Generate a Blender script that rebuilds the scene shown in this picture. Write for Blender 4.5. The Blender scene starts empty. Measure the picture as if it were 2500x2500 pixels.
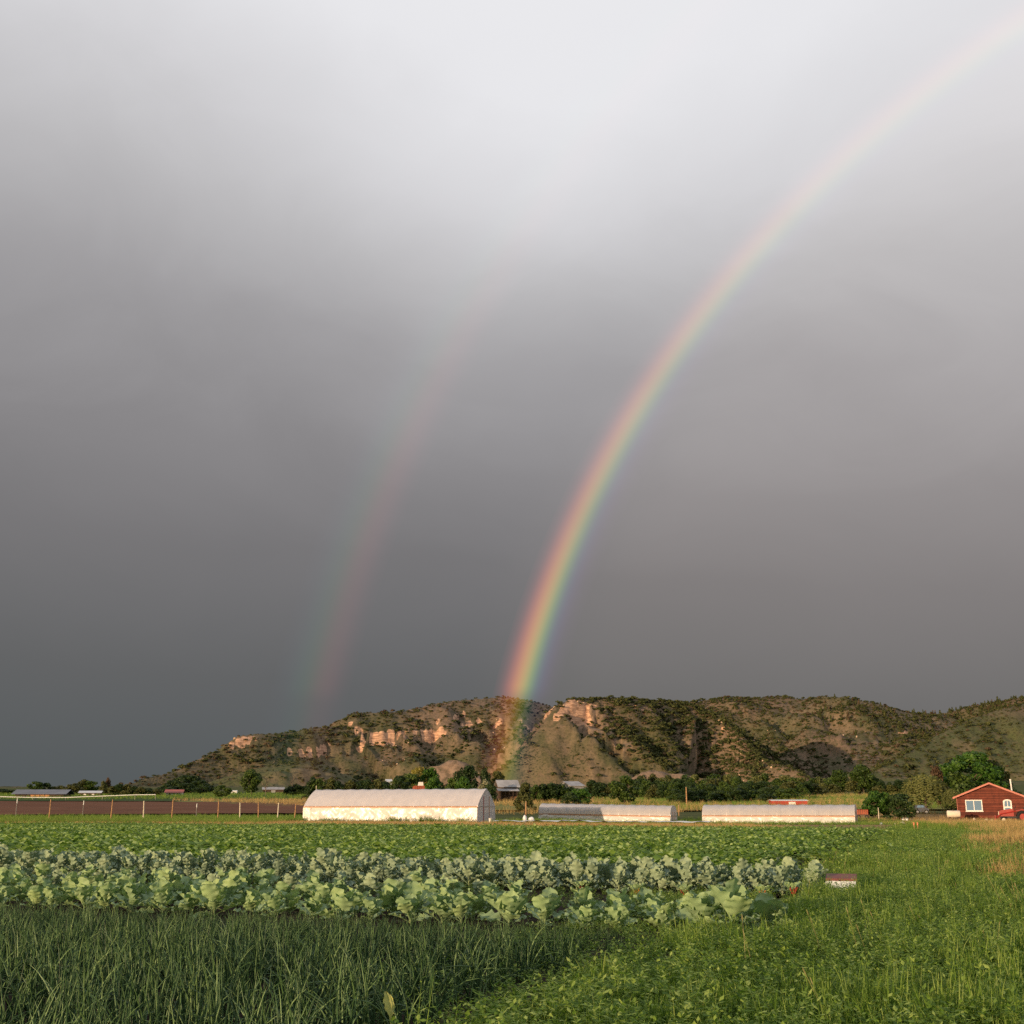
import bpy, math, random
import numpy as np
from mathutils import Vector, Matrix, Euler

random.seed(7); rng = np.random.default_rng(7)
R = math.radians
SC = bpy.context.scene
COL = SC.collection

# ------------------------------------------------------------------ camera, sky, sun, exposure
F_PX, PITCH, CAM_H = 2800.0, R(14.42), 1.5
cd = bpy.data.cameras.new("camera"); cam = bpy.data.objects.new("camera", cd); COL.objects.link(cam)
cam.location = (0, 0, CAM_H); cam.rotation_euler = (R(90) + PITCH, 0, 0)
cd.sensor_width = 36.0; cd.lens = 36.0 * F_PX / 2500.0; cd.clip_start = 0.1; cd.clip_end = 20000
SC.camera = cam
ANTI = Vector((0.6466, 0.7570, -0.0920)).normalized()      # the point opposite the sun, centre of the bows
SUN = -ANTI
SUN_EL = math.asin(SUN.z)
vs = SC.view_settings
vs.view_transform = 'Standard'; vs.look = 'None'; vs.gamma = 1.0; vs.exposure = 0.0; vs.use_curve_mapping = False
SC.render.dither_intensity = 1.0
SC.cycles.max_bounces = 6; SC.cycles.diffuse_bounces = 2; SC.cycles.glossy_bounces = 2
SC.cycles.transmission_bounces = 4; SC.cycles.transparent_max_bounces = 10
SC.cycles.use_denoising = False

sl = bpy.data.lights.new("sun", 'SUN'); sun = bpy.data.objects.new("sun", sl); COL.objects.link(sun)
sl.energy = 5.0; sl.angle = R(0.5); sl.color = (1.0, 0.71, 0.45)
sun.rotation_euler = ANTI.to_track_quat('-Z', 'Y').to_euler()


class NT:
    """small helper to write node trees"""
    def __init__(s, tree): s.t = tree; s.n = tree.nodes; s.l = tree.links
    def add(s, typ, **kw):
        nd = s.n.new(typ)
        for k, v in kw.items(): setattr(nd, k, v)
        return nd
    def put(s, sock, v):
        if isinstance(v, bpy.types.NodeSocket): s.l.new(v, sock)
        elif v is not None: sock.default_value = v
    def math(s, op, a, b=None, c=None, clamp=False):
        nd = s.add('ShaderNodeMath', operation=op, use_clamp=clamp)
        for i, v in enumerate((a, b, c)):
            if v is not None: s.put(nd.inputs[i], v)
        return nd.outputs[0]
    def vmath(s, op, a, b=None):
        nd = s.add('ShaderNodeVectorMath', operation=op)
        s.put(nd.inputs[0], a)
        if b is not None: s.put(nd.inputs[1], b)
        return nd.outputs['Value'] if op in ('DOT_PRODUCT', 'LENGTH') else nd.outputs[0]
    def ss(s, v, a, b, lo=0.0, hi=1.0):
        nd = s.add('ShaderNodeMapRange', interpolation_type='SMOOTHSTEP')
        s.put(nd.inputs[0], v); nd.inputs[1].default_value = a; nd.inputs[2].default_value = b
        nd.inputs[3].default_value = lo; nd.inputs[4].default_value = hi
        return nd.outputs[0]
    def ramp(s, v, stops, interp='LINEAR'):
        nd = s.add('ShaderNodeValToRGB'); cr = nd.color_ramp; cr.interpolation = interp
        while len(cr.elements) < len(stops): cr.elements.new(0.5)
        for e, (p, c) in zip(cr.elements, stops):
            e.position = p; e.color = (c if len(c) == 4 else (*c, 1.0)) if not isinstance(c, (int, float)) else (c, c, c, 1)
        s.put(nd.inputs[0], v)
        return nd.outputs[0]
    def mix(s, f, a, b, blend='MIX'):
        nd = s.add('ShaderNodeMix', data_type='RGBA', blend_type=blend)
        s.put(nd.inputs[0], f); s.put(nd.inputs[6], a if isinstance(a, bpy.types.NodeSocket) else (*a, 1)[:4])
        s.put(nd.inputs[7], b if isinstance(b, bpy.types.NodeSocket) else (*b, 1)[:4])
        return nd.outputs[2]
    def noise(s, vec, scale, detail=3.0, rough=0.55, dist=0.0):
        nd = s.add('ShaderNodeTexNoise')
        if vec is not None: s.l.new(vec, nd.inputs['Vector'])
        nd.inputs['Scale'].default_value = scale; nd.inputs['Detail'].default_value = detail
        nd.inputs['Roughness'].default_value = rough; nd.inputs['Distortion'].default_value = dist
        return nd.outputs[0]
    def mapping(s, vec, scale=(1, 1, 1), rot=(0, 0, 0), loc=(0, 0, 0)):
        nd = s.add('ShaderNodeMapping'); s.l.new(vec, nd.inputs[0])
        nd.inputs[1].default_value = loc; nd.inputs[2].default_value = rot; nd.inputs[3].default_value = scale
        return nd.outputs[0]


world = bpy.data.worlds.new("World"); SC.world = world; world.use_nodes = True
w = NT(world.node_tree); w.n.clear()
wd = w.add('ShaderNodeTexCoord').outputs['Generated']
wsep = w.add('ShaderNodeSeparateXYZ'); w.l.new(wd, wsep.inputs[0])
wx, wy, wz = wsep.outputs
# storm cloud: dark at the horizon, paler upwards, with soft rain streaks and broad patches
wn1 = w.noise(w.mapping(wd, (1.0, 1.0, 1.25), rot=(0, R(28), 0), loc=(3.1, 0.4, 1.7)), 2.2, 5.0, 0.52, 0.5)
wn2 = w.noise(w.mapping(wd, (1.0, 1.0, 2.0), rot=(0, R(20), 0), loc=(7.3, 2.2, 0.6)), 5.0, 6.0, 0.58, 0.8)
nsum = w.math('ADD', w.math('MULTIPLY', w.math('SUBTRACT', wn1, 0.5), 0.11), w.math('MULTIPLY', w.math('SUBTRACT', wn2, 0.5), 0.065))
zc = w.math('ADD', wz, w.math('MULTIPLY', nsum, w.ss(wz, 0.0, 0.4, 0.2, 0.8)))
zc = w.math('ADD', zc, w.math('MULTIPLY', wx, w.ss(wz, 0.0, 0.3, 0.055, 0.075)))        # the cloud is deeper to one side
bright = w.math('MULTIPLY', w.math('MULTIPLY', w.ss(w.math('ABSOLUTE', w.math('SUBTRACT', wx, 0.03)), 0.0, 0.36, 1.0, 0.0), w.ss(wz, 0.34, 0.56)), 0.10)
zc = w.math('ADD', w.math('SUBTRACT', zc, w.ss(wz, 0.28, 0.45, 0.0, 0.033)), bright)
cloud = w.ramp(zc, [(0.0, (.094, .106, .110)), (0.09, (.125, .128, .131)), (0.20, (.186, .181, .187)), (0.28, (.252, .244, .252)), (0.36, (.355, .346, .357)),
                    (0.44, (.495, .488, .50)), (0.52, (.65, .645, .665)), (0.63, (.80, .80, .825)), (0.80, (.86, .86, .885)), (1.0, (.86, .86, .89))], 'LINEAR')
# the disc inside the primary bow is a little lighter and warmer (light sent back by the drops)
wa = w.vmath('DOT_PRODUCT', wd, tuple(ANTI))
inside = w.ss(wa, math.cos(R(45)), math.cos(R(37)))
cloud = w.mix(w.math('MULTIPLY', inside, w.ss(wz, 0.05, 0.5, 1.0, 0.25)), cloud, w.mix(1.0, cloud, (1.24, 1.18, 1.13), 'MULTIPLY'))
# towards the sun the cloud deck opens to clear evening sky
sky = w.add('ShaderNodeTexSky', sky_type='NISHITA'); sky.sun_disc = False
sky.sun_elevation = SUN_EL; sky.sun_rotation = math.atan2(SUN.x, SUN.y)
clear = w.ss(w.vmath('DOT_PRODUCT', wd, tuple(SUN)), 0.05, 0.75)
bg1 = w.add('ShaderNodeBackground'); w.l.new(cloud, bg1.inputs[0]); bg1.inputs[1].default_value = 1.0
bg2 = w.add('ShaderNodeBackground'); w.l.new(sky.outputs[0], bg2.inputs[0]); bg2.inputs[1].default_value = 0.10
wm = w.add('ShaderNodeMixShader'); w.put(wm.inputs[0], clear); w.l.new(bg1.outputs[0], wm.inputs[1]); w.l.new(bg2.outputs[0], wm.inputs[2])
wo = w.add('ShaderNodeOutputWorld'); w.l.new(wm.outputs[0], wo.inputs[0])

# ------------------------------------------------------------------ helpers
CP, SP = math.cos(PITCH), math.sin(PITCH)
def P(px, py, Y):
    """the point at forward distance Y that the photograph shows at (px, py)"""
    a = (px - 1250) / F_PX; b = (1250 - py) / F_PX
    fw = CP - b * SP; up = SP + b * CP
    return Vector((a / fw * Y, Y, CAM_H + up / fw * Y))
def hx(px, Y): return P(px, 1975, Y).x
def mpp(Y): return Y / 2985.0             # metres in one photograph pixel near the horizon

def tag(o, label=None, cat=None, group=None, kind=None):
    if label: o['label'] = label
    if cat: o['category'] = cat
    if group: o['group'] = group
    if kind: o['kind'] = kind
    return o

def mk(name, mesh, parent=None, loc=(0, 0, 0), rot=(0, 0, 0), scale=(1, 1, 1), col=None):
    o = bpy.data.objects.new(name, mesh); (col or COL).objects.link(o)
    o.location = loc; o.rotation_euler = rot; o.scale = scale
    if parent is not None: o.parent = parent
    return o
def empty(name, loc=(0, 0, 0), rz=0.0, scale=(1, 1, 1)):
    o = mk(name, None, None, loc, (0, 0, rz), scale); o.empty_display_size = 0.1; return o

def np_mesh(name, verts, faces, mat=None, smooth=False):
    """verts (n,3); faces: int array (m,k) with one k, or a list of index tuples"""
    me = bpy.data.meshes.new(name)
    verts = np.asarray(verts, dtype=np.float32)
    if isinstance(faces, np.ndarray):
        m, k = faces.shape
        me.vertices.add(len(verts)); me.vertices.foreach_set('co', verts.ravel())
        me.loops.add(m * k); me.loops.foreach_set('vertex_index', faces.astype(np.int32).ravel())
        me.polygons.add(m); me.polygons.foreach_set('loop_start', np.arange(0, m * k, k, dtype=np.int32))
        me.update(calc_edges=True)
    else:
        me.from_pydata([tuple(map(float, v)) for v in verts], [], [tuple(f) for f in faces]); me.update()
    if smooth: me.polygons.foreach_set('use_smooth', np.ones(len(me.polygons), dtype=bool))
    if mat: me.materials.append(mat)
    return me

class MB:
    """collects simple solids into one mesh"""
    def __init__(s): s.v = []; s.f = []
    def raw(s, v, f):
        b = len(s.v); s.v += [tuple(x) for x in v]; s.f += [tuple(i + b for i in q) for q in f]; return s
    def box(s, x0, x1, y0, y1, z0, z1):
        return s.raw([(x0, y0, z0), (x1, y0, z0), (x1, y1, z0), (x0, y1, z0), (x0, y0, z1), (x1, y0, z1), (x1, y1, z1), (x0, y1, z1)],
                     [(0, 3, 2, 1), (4, 5, 6, 7), (0, 1, 5, 4), (1, 2, 6, 5), (2, 3, 7, 6), (3, 0, 4, 7)])
    def tube(s, pts, rad, n=6, cap=True):
        pts = [Vector(p) for p in pts]
        rad = [rad] * len(pts) if isinstance(rad, (int, float)) else rad
        b = len(s.v); up = Vector((0, 0, 1))
        for i, p in enumerate(pts):
            d = (pts[min(i + 1, len(pts) - 1)] - pts[max(i - 1, 0)]).normalized()
            a = d.cross(up if abs(d.z) < 0.95 else Vector((1, 0, 0))).normalized(); c = d.cross(a)
            for k in range(n):
                t = 2 * math.pi * k / n
                s.v.append(tuple(p + (a * math.cos(t) + c * math.sin(t)) * rad[i]))
        for i in range(len(pts) - 1):
            for k in range(n):
                k2 = (k + 1) % n
                s.f.append((b + i * n + k, b + i * n + k2, b + (i + 1) * n + k2, b + (i + 1) * n + k))
        if cap:
            s.f.append(tuple(b + k for k in range(n))[::-1]); s.f.append(tuple(b + (len(pts) - 1) * n + k for k in range(n)))
        return s
    def prism(s, prof, y0, y1):
        """closed profile of (x, z) pushed along y"""
        n = len(prof)
        v = [(x, y0, z) for x, z in prof] + [(x, y1, z) for x, z in prof]
        f = [tuple(range(n)), tuple(range(2 * n - 1, n - 1, -1))] + [(i, i + n, (i + 1) % n + n, (i + 1) % n) for i in range(n)]
        return s.raw(v, f)
    def wheel(s, c, r, wd, n=20, axis='y'):
        v = []; prof = [(-wd / 2, r * .55), (-wd / 2, r * .93), (-wd * .36, r), (wd * .36, r), (wd / 2, r * .93), (wd / 2, r * .55)]
        for k in range(n):
            t = 2 * math.pi * k / n
            for a, q in prof: v.append((c[0] + q * math.cos(t), c[1] + a, c[2] + q * math.sin(t)))
        m = len(prof)
        f = [(k * m + j, ((k + 1) % n) * m + j, ((k + 1) % n) * m + (j + 1) % m, k * m + (j + 1) % m) for k in range(n) for j in range(m)]
        return s.raw(v, f)
    def mesh(s, name, mat=None, smooth=False): return np_mesh(name, s.v, s.f, mat, smooth)
    def obj(s, name, mat, parent=None, smooth=False, **kw): return mk(name, s.mesh(name, mat, smooth), parent, **kw)

# value noise for terrain
def _hash(ix, iy, seed):
    h = (ix.astype(np.int64) * 374761393 + iy.astype(np.int64) * 668265263 + seed * 1442695041) & 0x7fffffff
    h = ((h ^ (h >> 13)) * 1274126177) & 0x7fffffff
    return ((h ^ (h >> 16)) & 0xffff) / 65535.0
def vnoise(x, y, seed=0):
    ix, iy = np.floor(x), np.floor(y); fx, fy = x - ix, y - iy
    fx = fx * fx * (3 - 2 * fx); fy = fy * fy * (3 - 2 * fy); ix = ix.astype(np.int64); iy = iy.astype(np.int64)
    a = _hash(ix, iy, seed); b = _hash(ix + 1, iy, seed); c = _hash(ix, iy + 1, seed); d = _hash(ix + 1, iy + 1, seed)
    return (a + (b - a) * fx) * (1 - fy) + (c + (d - c) * fx) * fy
def fbm(x, y, seed=0, octv=4, gain=0.5):
    s = np.zeros_like(x, dtype=float); a = 1.0; t = 0.0
    for i in range(octv):
        s += a * vnoise(x * 2 ** i + 17.3 * i, y * 2 ** i - 9.1 * i, seed + i); t += a; a *= gain
    return s / t
def sstep(v, a, b):
    t = np.clip((v - a) / (b - a), 0, 1); return t * t * (3 - 2 * t)

# ------------------------------------------------------------------ materials
MATS = {}
def new_mat(name):
    m = bpy.data.materials.new(name); m.use_nodes = True; m.node_tree.nodes.clear(); MATS[name] = m
    return m, NT(m.node_tree)
def out(n, sh, disp=None):
    o = n.add('ShaderNodeOutputMaterial'); n.l.new(sh, o.inputs[0])
def bsdf(n, col, rough=0.7, metal=0.0, spec=0.3, bump=None, bump_d=0.02, bump_s=0.5):
    b = n.add('ShaderNodeBsdfPrincipled')
    n.put(b.inputs['Base Color'], col if isinstance(col, bpy.types.NodeSocket) else (*col, 1)); n.put(b.inputs['Roughness'], rough)
    b.inputs['Metallic'].default_value = metal; b.inputs['Specular IOR Level'].default_value = spec
    if bump is not None:
        bp = n.add('ShaderNodeBump'); bp.inputs['Strength'].default_value = bump_s; bp.inputs['Distance'].default_value = bump_d
        n.l.new(bump, bp.inputs['Height']); n.l.new(bp.outputs[0], b.inputs['Normal'])
    return b
def simple(name, col, rough=0.7, metal=0.0, var=0.25, scale=3.0, spec=0.3, bump=0.0):
    m, n = new_mat(name)
    tc = n.add('ShaderNodeTexCoord').outputs['Object']
    nz = n.noise(tc, scale, 5.0, 0.6)
    lo = tuple(c * (1 - var) for c in col); hi = tuple(min(1, c * (1 + var)) for c in col)
    c = n.ramp(nz, [(0.3, lo), (0.7, hi)])
    b = bsdf(n, c, rough, metal, spec, nz if bump else None, bump)
    out(n, b.outputs[0]); return m
def leafmat(name, cols, trans=0.35, rough=0.45, spec=0.25, scale=1.2, tcol=None, hue=0.06):
    """leaf: diffuse + translucent, colour varying over the plant and from plant to plant"""
    m, n = new_mat(name)
    geo = n.add('ShaderNodeNewGeometry'); oi = n.add('ShaderNodeObjectInfo')
    nz = n.noise(geo.outputs['Position'], scale, 3.0, 0.7)
    ri = n.math('ADD', n.math('MULTIPLY', geo.outputs['Random Per Island'], 0.55), n.math('MULTIPLY', oi.outputs['Random'], 0.2))
    f = n.math('ADD', n.math('MULTIPLY', nz, 0.5), ri, clamp=True)
    c = n.ramp(f, [(i / (len(cols) - 1) * 0.7 + 0.2, k) for i, k in enumerate(cols)])
    b = bsdf(n, c, rough, 0, spec)
    t = n.add('ShaderNodeBsdfTranslucent')
    n.put(t.inputs[0], n.mix(1.0, c, tcol or (1.15, 1.25, 0.6), 'MULTIPLY'))
    mx = n.add('ShaderNodeMixShader'); mx.inputs[0].default_value = trans
    n.l.new(b.outputs[0], mx.inputs[1]); n.l.new(t.outputs[0], mx.inputs[2]); out(n, mx.outputs[0]); return m

M_onion = leafmat('onion_leaf', [(.020, .052, .022), (.045, .10, .038), (.095, .18, .062), (.24, .36, .15)], 0.2, 0.4, 0.3, 3.0)
M_kale = leafmat('kale_leaf', [(.09, .155, .10), (.18, .28, .165), (.29, .41, .21), (.40, .52, .22)], 0.2, 0.5, 0.2, 2.0, (1.15, 1.3, .6))
M_kaleb = leafmat('blue_kale_leaf', [(.095, .15, .125), (.165, .24, .18), (.27, .36, .24), (.38, .47, .28)], 0.12, 0.5, 0.2, 2.0, (1.1, 1.2, .6))
M_stem = simple('pale_stem', (.26, .32, .15), 0.6)
M_bean = leafmat('bean_leaf', [(.04, .09, .018), (.10, .19, .035), (.22, .34, .07), (.42, .53, .18)], 0.3, 0.6, 0.1, 1.0)
M_grass = leafmat('grass_blade', [(.035, .08, .016), (.095, .175, .03), (.18, .28, .05), (.33, .41, .12)], 0.4, 0.6, 0.1, 0.8)
M_weed = leafmat('weed_leaf', [(.05, .11, .02), (.11, .20, .034), (.22, .33, .065), (.40, .50, .14)], 0.35, 0.6, 0.1, 1.5)
M_dry = leafmat('dry_grass', [(.24, .17, .07), (.36, .25, .10), (.46, .33, .14), (.55, .42, .2)], 0.3, 0.6, 0.2, 0.8, (1.1, 1.0, .7))
M_seed = leafmat('seed_head', [(.18, .17, .07), (.27, .25, .10), (.36, .33, .15)], 0.3, 0.6, 0.2, 1.0)
M_clover = simple('clover_flower', (.32, .14, .15), 0.7)
M_red = simple('chard_stem', (.34, .035, .025), 0.5)
M_orange_stem = simple('chard_stem_orange', (.40, .13, .03), 0.5)
M_yellow = leafmat('yellowed_leaf', [(.5, .50, .12), (.66, .66, .22)], 0.3)
TREE_COLS = {
    'green': [(.021, .042, .010), (.039, .072, .014), (.065, .111, .021), (.104, .156, .034)],
    'vivid': [(.017, .052, .009), (.034, .092, .014), (.063, .144, .021), (.103, .196, .034)],
    'dark': [(.013, .029, .010), (.023, .047, .014), (.036, .068, .019), (.058, .094, .029)],
    'olive': [(.042, .050, .017), (.066, .078, .024), (.096, .108, .032), (.144, .150, .048)],
    'willow': [(.06, .075, .022), (.10, .12, .035), (.15, .165, .05), (.2, .21, .075)],
    'yellow': [(.15, .13, .025), (.23, .20, .035), (.30, .26, .05)],
    'brown': [(.06, .04, .025), (.10, .06, .035), (.14, .085, .045)],
    'pale': [(.16, .16, .10), (.24, .24, .15), (.32, .32, .2)],
}
M_tree = {k: leafmat('foliage_' + k, c, 0.3, 0.5, 0.2, 0.35) for k, c in TREE_COLS.items()}
M_bark = simple('bark', (.09, .065, .045), 0.9, 0, 0.4, 4.0)
M_greywood = simple('bare_branch', (.16, .13, .10), 0.9, 0, 0.3, 4.0)

def groundmat(name, stops, scale, bump=0.0, fine=6.0, stretch=(1, 1, 1), rot=0.0):
    m, n = new_mat(name)
    pos = n.add('ShaderNodeNewGeometry').outputs['Position']
    pos = n.mapping(pos, stretch, (0, 0, rot))
    a = n.noise(pos, scale, 5.0, 0.6, 0.3); b = n.noise(pos, scale * fine, 5.0, 0.65)
    f = n.math('ADD', n.math('MULTIPLY', a, 0.62), n.math('MULTIPLY', b, 0.38))
    c = n.ramp(f, stops)
    s = bsdf(n, c, 0.95, 0, 0.1, b if bump else None, bump, 0.7); out(n, s.outputs[0]); return m
M_ground = groundmat('grassland', [(.32, (.045, .06, .018)), (.5, (.075, .09, .028)), (.68, (.14, .13, .045))], 0.12, 0.05, 9)
M_soil = groundmat('garden_soil', [(.3, (.018, .013, .009)), (.55, (.032, .023, .015)), (.75, (.055, .04, .027))], 1.2, 0.05, 8)
M_plough = groundmat('ploughed_soil', [(.3, (.115, .050, .028)), (.5, (.16, .073, .042)), (.7, (.21, .10, .058))], 0.10, 0.25, 7, (0.6, 1.3, 1), R(20))
M_dryground = groundmat('dry_ground', [(.3, (.20, .125, .055)), (.5, (.30, .19, .08)), (.72, (.40, .27, .125))], 0.25, 0.04, 8)
M_field = groundmat('green_field', [(.3, (.028, .055, .018)), (.5, (.045, .08, .022)), (.7, (.075, .105, .03))], 0.05, 0.1, 12)
M_meadow = groundmat('meadow', [(.3, (.14, .16, .04)), (.5, (.20, .20, .055)), (.72, (.32, .24, .09))], 0.035, 0.1, 10)
M_cover = simple('row_cover', (.72, .73, .72), 0.7, 0, 0.1)

# ------------------------------------------------------------------ ground
AL = R(20); CA, SA = math.cos(AL), math.sin(AL)
def vw(v, w_): return (w_ * CA + v * SA, -w_ * SA + v * CA)       # bed coordinates (v away, w along to the near right) -> X, Y
_gy = [-1e5, 140, 200, 300, 400, 600, 900, 1500, 4000, 9000]; _gzv = [0, 0, .9, 2.7, 4.8, 9.0, 16, 26, 30, 30]
def gz(X, Y):
    X = np.asarray(X, float); Y = np.asarray(Y, float)
    z = np.interp(Y, _gy, _gzv)
    side = 1 + 0.30 * sstep(X / np.maximum(Y, 1), 0.12, 0.28)
    dip = -0.30 * sstep(X, 3, 12) * sstep(Y, 98, 122) * (1 - sstep(Y, 138, 175))
    bump = ((fbm(X * .42 + 50, Y * .42 + 50, 3, 3) - .5) * .30) * sstep(X * CA - Y * SA, -3.6, -2.2) * (1 - sstep(Y, 60, 90)) * sstep(Y, 3, 6)
    return z * side + dip + bump
def gzf(X, Y): return float(gz(X, Y))

def build_ground():
    rr = np.concatenate([np.linspace(0.5, 40, 40), np.linspace(43, 220, 60), np.arange(224, 720, 4), np.geomspace(725, 9000, 50)])
    th = np.radians(np.concatenate([np.linspace(-40, 40, 161), np.linspace(45, 315, 55)]))
    A, B = np.meshgrid(th, rr)
    X = B * np.sin(A); Y = B * np.cos(A); Z = gz(X, Y)
    nr, nt = X.shape
    i = np.arange(nr - 1)[:, None] * nt + np.arange(nt)[None, :]
    j = np.arange(nr - 1)[:, None] * nt + (np.arange(nt)[None, :] + 1) % nt
    f = np.stack([i, i + nt, j + nt, j], -1).reshape(-1, 4)
    v = np.stack([X, Y, Z], -1).reshape(-1, 3)
    v = np.vstack([v, [[0, 0, 0]]]); c = len(v) - 1
    me = np_mesh('ground', v, f[:, ::-1], M_ground, True)
    tag(mk('ground', me), kind='structure')
build_ground()

def sheet(name, quad, mat, off, nx=24, ny=24, rough=0.0):
    """a thin layer of ground inside four corners (X, Y), following the ground at a small height"""
    q = np.array(quad, float); u = np.linspace(0, 1, nx); t = np.linspace(0, 1, ny); U, T = np.meshgrid(u, t)
    XY = (q[0][None, None] * (1 - U)[..., None] + q[1][None, None] * U[..., None]) * (1 - T)[..., None] + \
         (q[3][None, None] * (1 - U)[..., None] + q[2][None, None] * U[..., None]) * T[..., None]
    X, Y = XY[..., 0], XY[..., 1]; Z = gz(X, Y) + off + .22 * sstep(Y, 140, 175)
    if rough: Z = Z + fbm(X * 1.3, Y * 1.3, 5, 3) * rough
    i = (np.arange(ny - 1)[:, None] * nx + np.arange(nx - 1)[None, :]).ravel()
    f = np.stack([i, i + 1, i + nx + 1, i + nx], -1)
    return tag(mk(name, np_mesh(name, np.stack([X, Y, Z], -1).reshape(-1, 3), f, mat, True)), kind='structure')
sheet('garden_ground', [vw(6, -30), vw(6, -2.6), vw(80, -2.6), vw(80, -85)], M_soil, 0.035, 60, 60, 0.05)
sheet('dry_grass_strip', [vw(84, -70), vw(84, 6), vw(110, 4), vw(110, -62)], M_dryground, 0.03, 40, 14)
sheet('farmyard_ground', [(hx(2120, 112), 112), (hx(2600, 105), 105), (hx(2620, 165), 165), (hx(2080, 160), 160)], M_dryground, 0.04, 24, 20, .05)
sheet('ploughed_field', [(hx(-700, 150), 150), (hx(760, 165), 165), (hx(830, 270), 270), (hx(-900, 310), 310)], M_plough, 0.10, 90, 60, 0.10)
sheet('green_field', [(hx(-900, 316), 316), (hx(640, 292), 292), (hx(900, 520), 520), (hx(-900, 520), 520)], M_field, 0.08, 40, 24)
sheet('pasture_strip', [(hx(420, 286), 286), (hx(840, 200), 200), (hx(860, 290), 290), (hx(500, 318), 318)], M_meadow, 0.14, 24, 12)
sheet('meadow', [(hx(1150, 190), 190), (hx(2330, 185), 185), (hx(2330, 345), 345), (hx(1150, 345), 345)], M_meadow, 0.06, 50, 30)
sheet('row_cover_fabric', [vw(101.5, -39), vw(101.5, -19), vw(104.0, -19), vw(104.0, -39)], M_cover, 0.16, 60, 8, 0.25)

# ------------------------------------------------------------------ hills
HY = np.geomspace(600, 2700, 300); HS = np.linspace(-0.66, 0.66, 1150)
def spine(pts): return np.array([tuple(P(*p)) for p in pts])
HILLS = {
    'A': (spine([(250, 1932, 1230), (316, 1916, 1260), (357, 1899, 1290), (410, 1887, 1320), (437, 1879, 1340), (471, 1862, 1360), (505, 1843, 1380), (530, 1833, 1395), (552, 1815, 1405), (585, 1795, 1420), (622, 1791, 1440), (718, 1786, 1480), (761, 1776, 1500), (830, 1772, 1530)]), 2.2),
    'B': (spine([(800, 1800, 1540), (817, 1762, 1550), (832, 1754, 1555), (862, 1740, 1560), (903, 1738, 1570), (970, 1737, 1580), (1020, 1728, 1600), (1061, 1717, 1620), (1105, 1710, 1640), (1172, 1705, 1660), (1229, 1700, 1690), (1284, 1707, 1720), (1348, 1724, 1750), (1420, 1745, 1780)]), 2.5),
    'C': (spine([(1190, 1895, 1230), (1234, 1869, 1245), (1267, 1838, 1255), (1301, 1801, 1265), (1335, 1758, 1280), (1353, 1733, 1290), (1360, 1721, 1300), (1374, 1712, 1310), (1390, 1706, 1315), (1420, 1704, 1330), (1499, 1702, 1350), (1540, 1704, 1365), (1587, 1709, 1380), (1637, 1711, 1400), (1671, 1715, 1405), (1698, 1723, 1405), (1725, 1735, 1400), (1758, 1752, 1390), (1789, 1775, 1375), (1806, 1795, 1360), (1829, 1825, 1340), (1850, 1850, 1320), (1950, 1880, 1260)]), 1.75),
    'D': (spine([(1600, 1730, 1880), (1688, 1713, 1900), (1725, 1708, 1910), (1769, 1701, 1920), (1850, 1702, 1940), (1904, 1699, 1950), (1964, 1706, 1940), (2011, 1699, 1900), (2059, 1700, 1880), (2092, 1708, 1880), (2139, 1716, 1900), (2203, 1736, 1930), (2240, 1742, 1950), (2297, 1742, 1980)]), 2.9),
    'E': (spine([(2237, 1744, 2050), (2297, 1741, 2040), (2338, 1731, 2020), (2371, 1722, 2010), (2422, 1716, 2000), (2456, 1709, 1990), (2500, 1699, 1980), (2750, 1655, 1950), (3100, 1660, 1950)]), 2.6),
    'F': (spine([(2100, 1900, 1180), (2139, 1882, 1210), (2187, 1855, 1250), (2237, 1828, 1290), (2271, 1808, 1320), (2304, 1788, 1345), (2355, 1761, 1380), (2388, 1748, 1400), (2439, 1732, 1420), (2500, 1717, 1450), (2700, 1690, 1500), (3100, 1680, 1550)]), 2.6),
    'G': (spine([(985, 1893, 830), (1040, 1875, 835), (1090, 1857, 840), (1115, 1851, 842), (1140, 1858, 842), (1165, 1890, 840)]), 1.6),
    'H': (spine([(1540, 1899, 880), (1575, 1881, 890), (1600, 1877, 895), (1625, 1887, 898), (1660, 1884, 900), (1720, 1897, 900)]), 2.2),
    'I': (spine([(520, 1905, 980), (600, 1882, 1000), (680, 1863, 1020), (740, 1858, 1035), (790, 1866, 1050), (850, 1893, 1060)]), 2.6),
}
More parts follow.
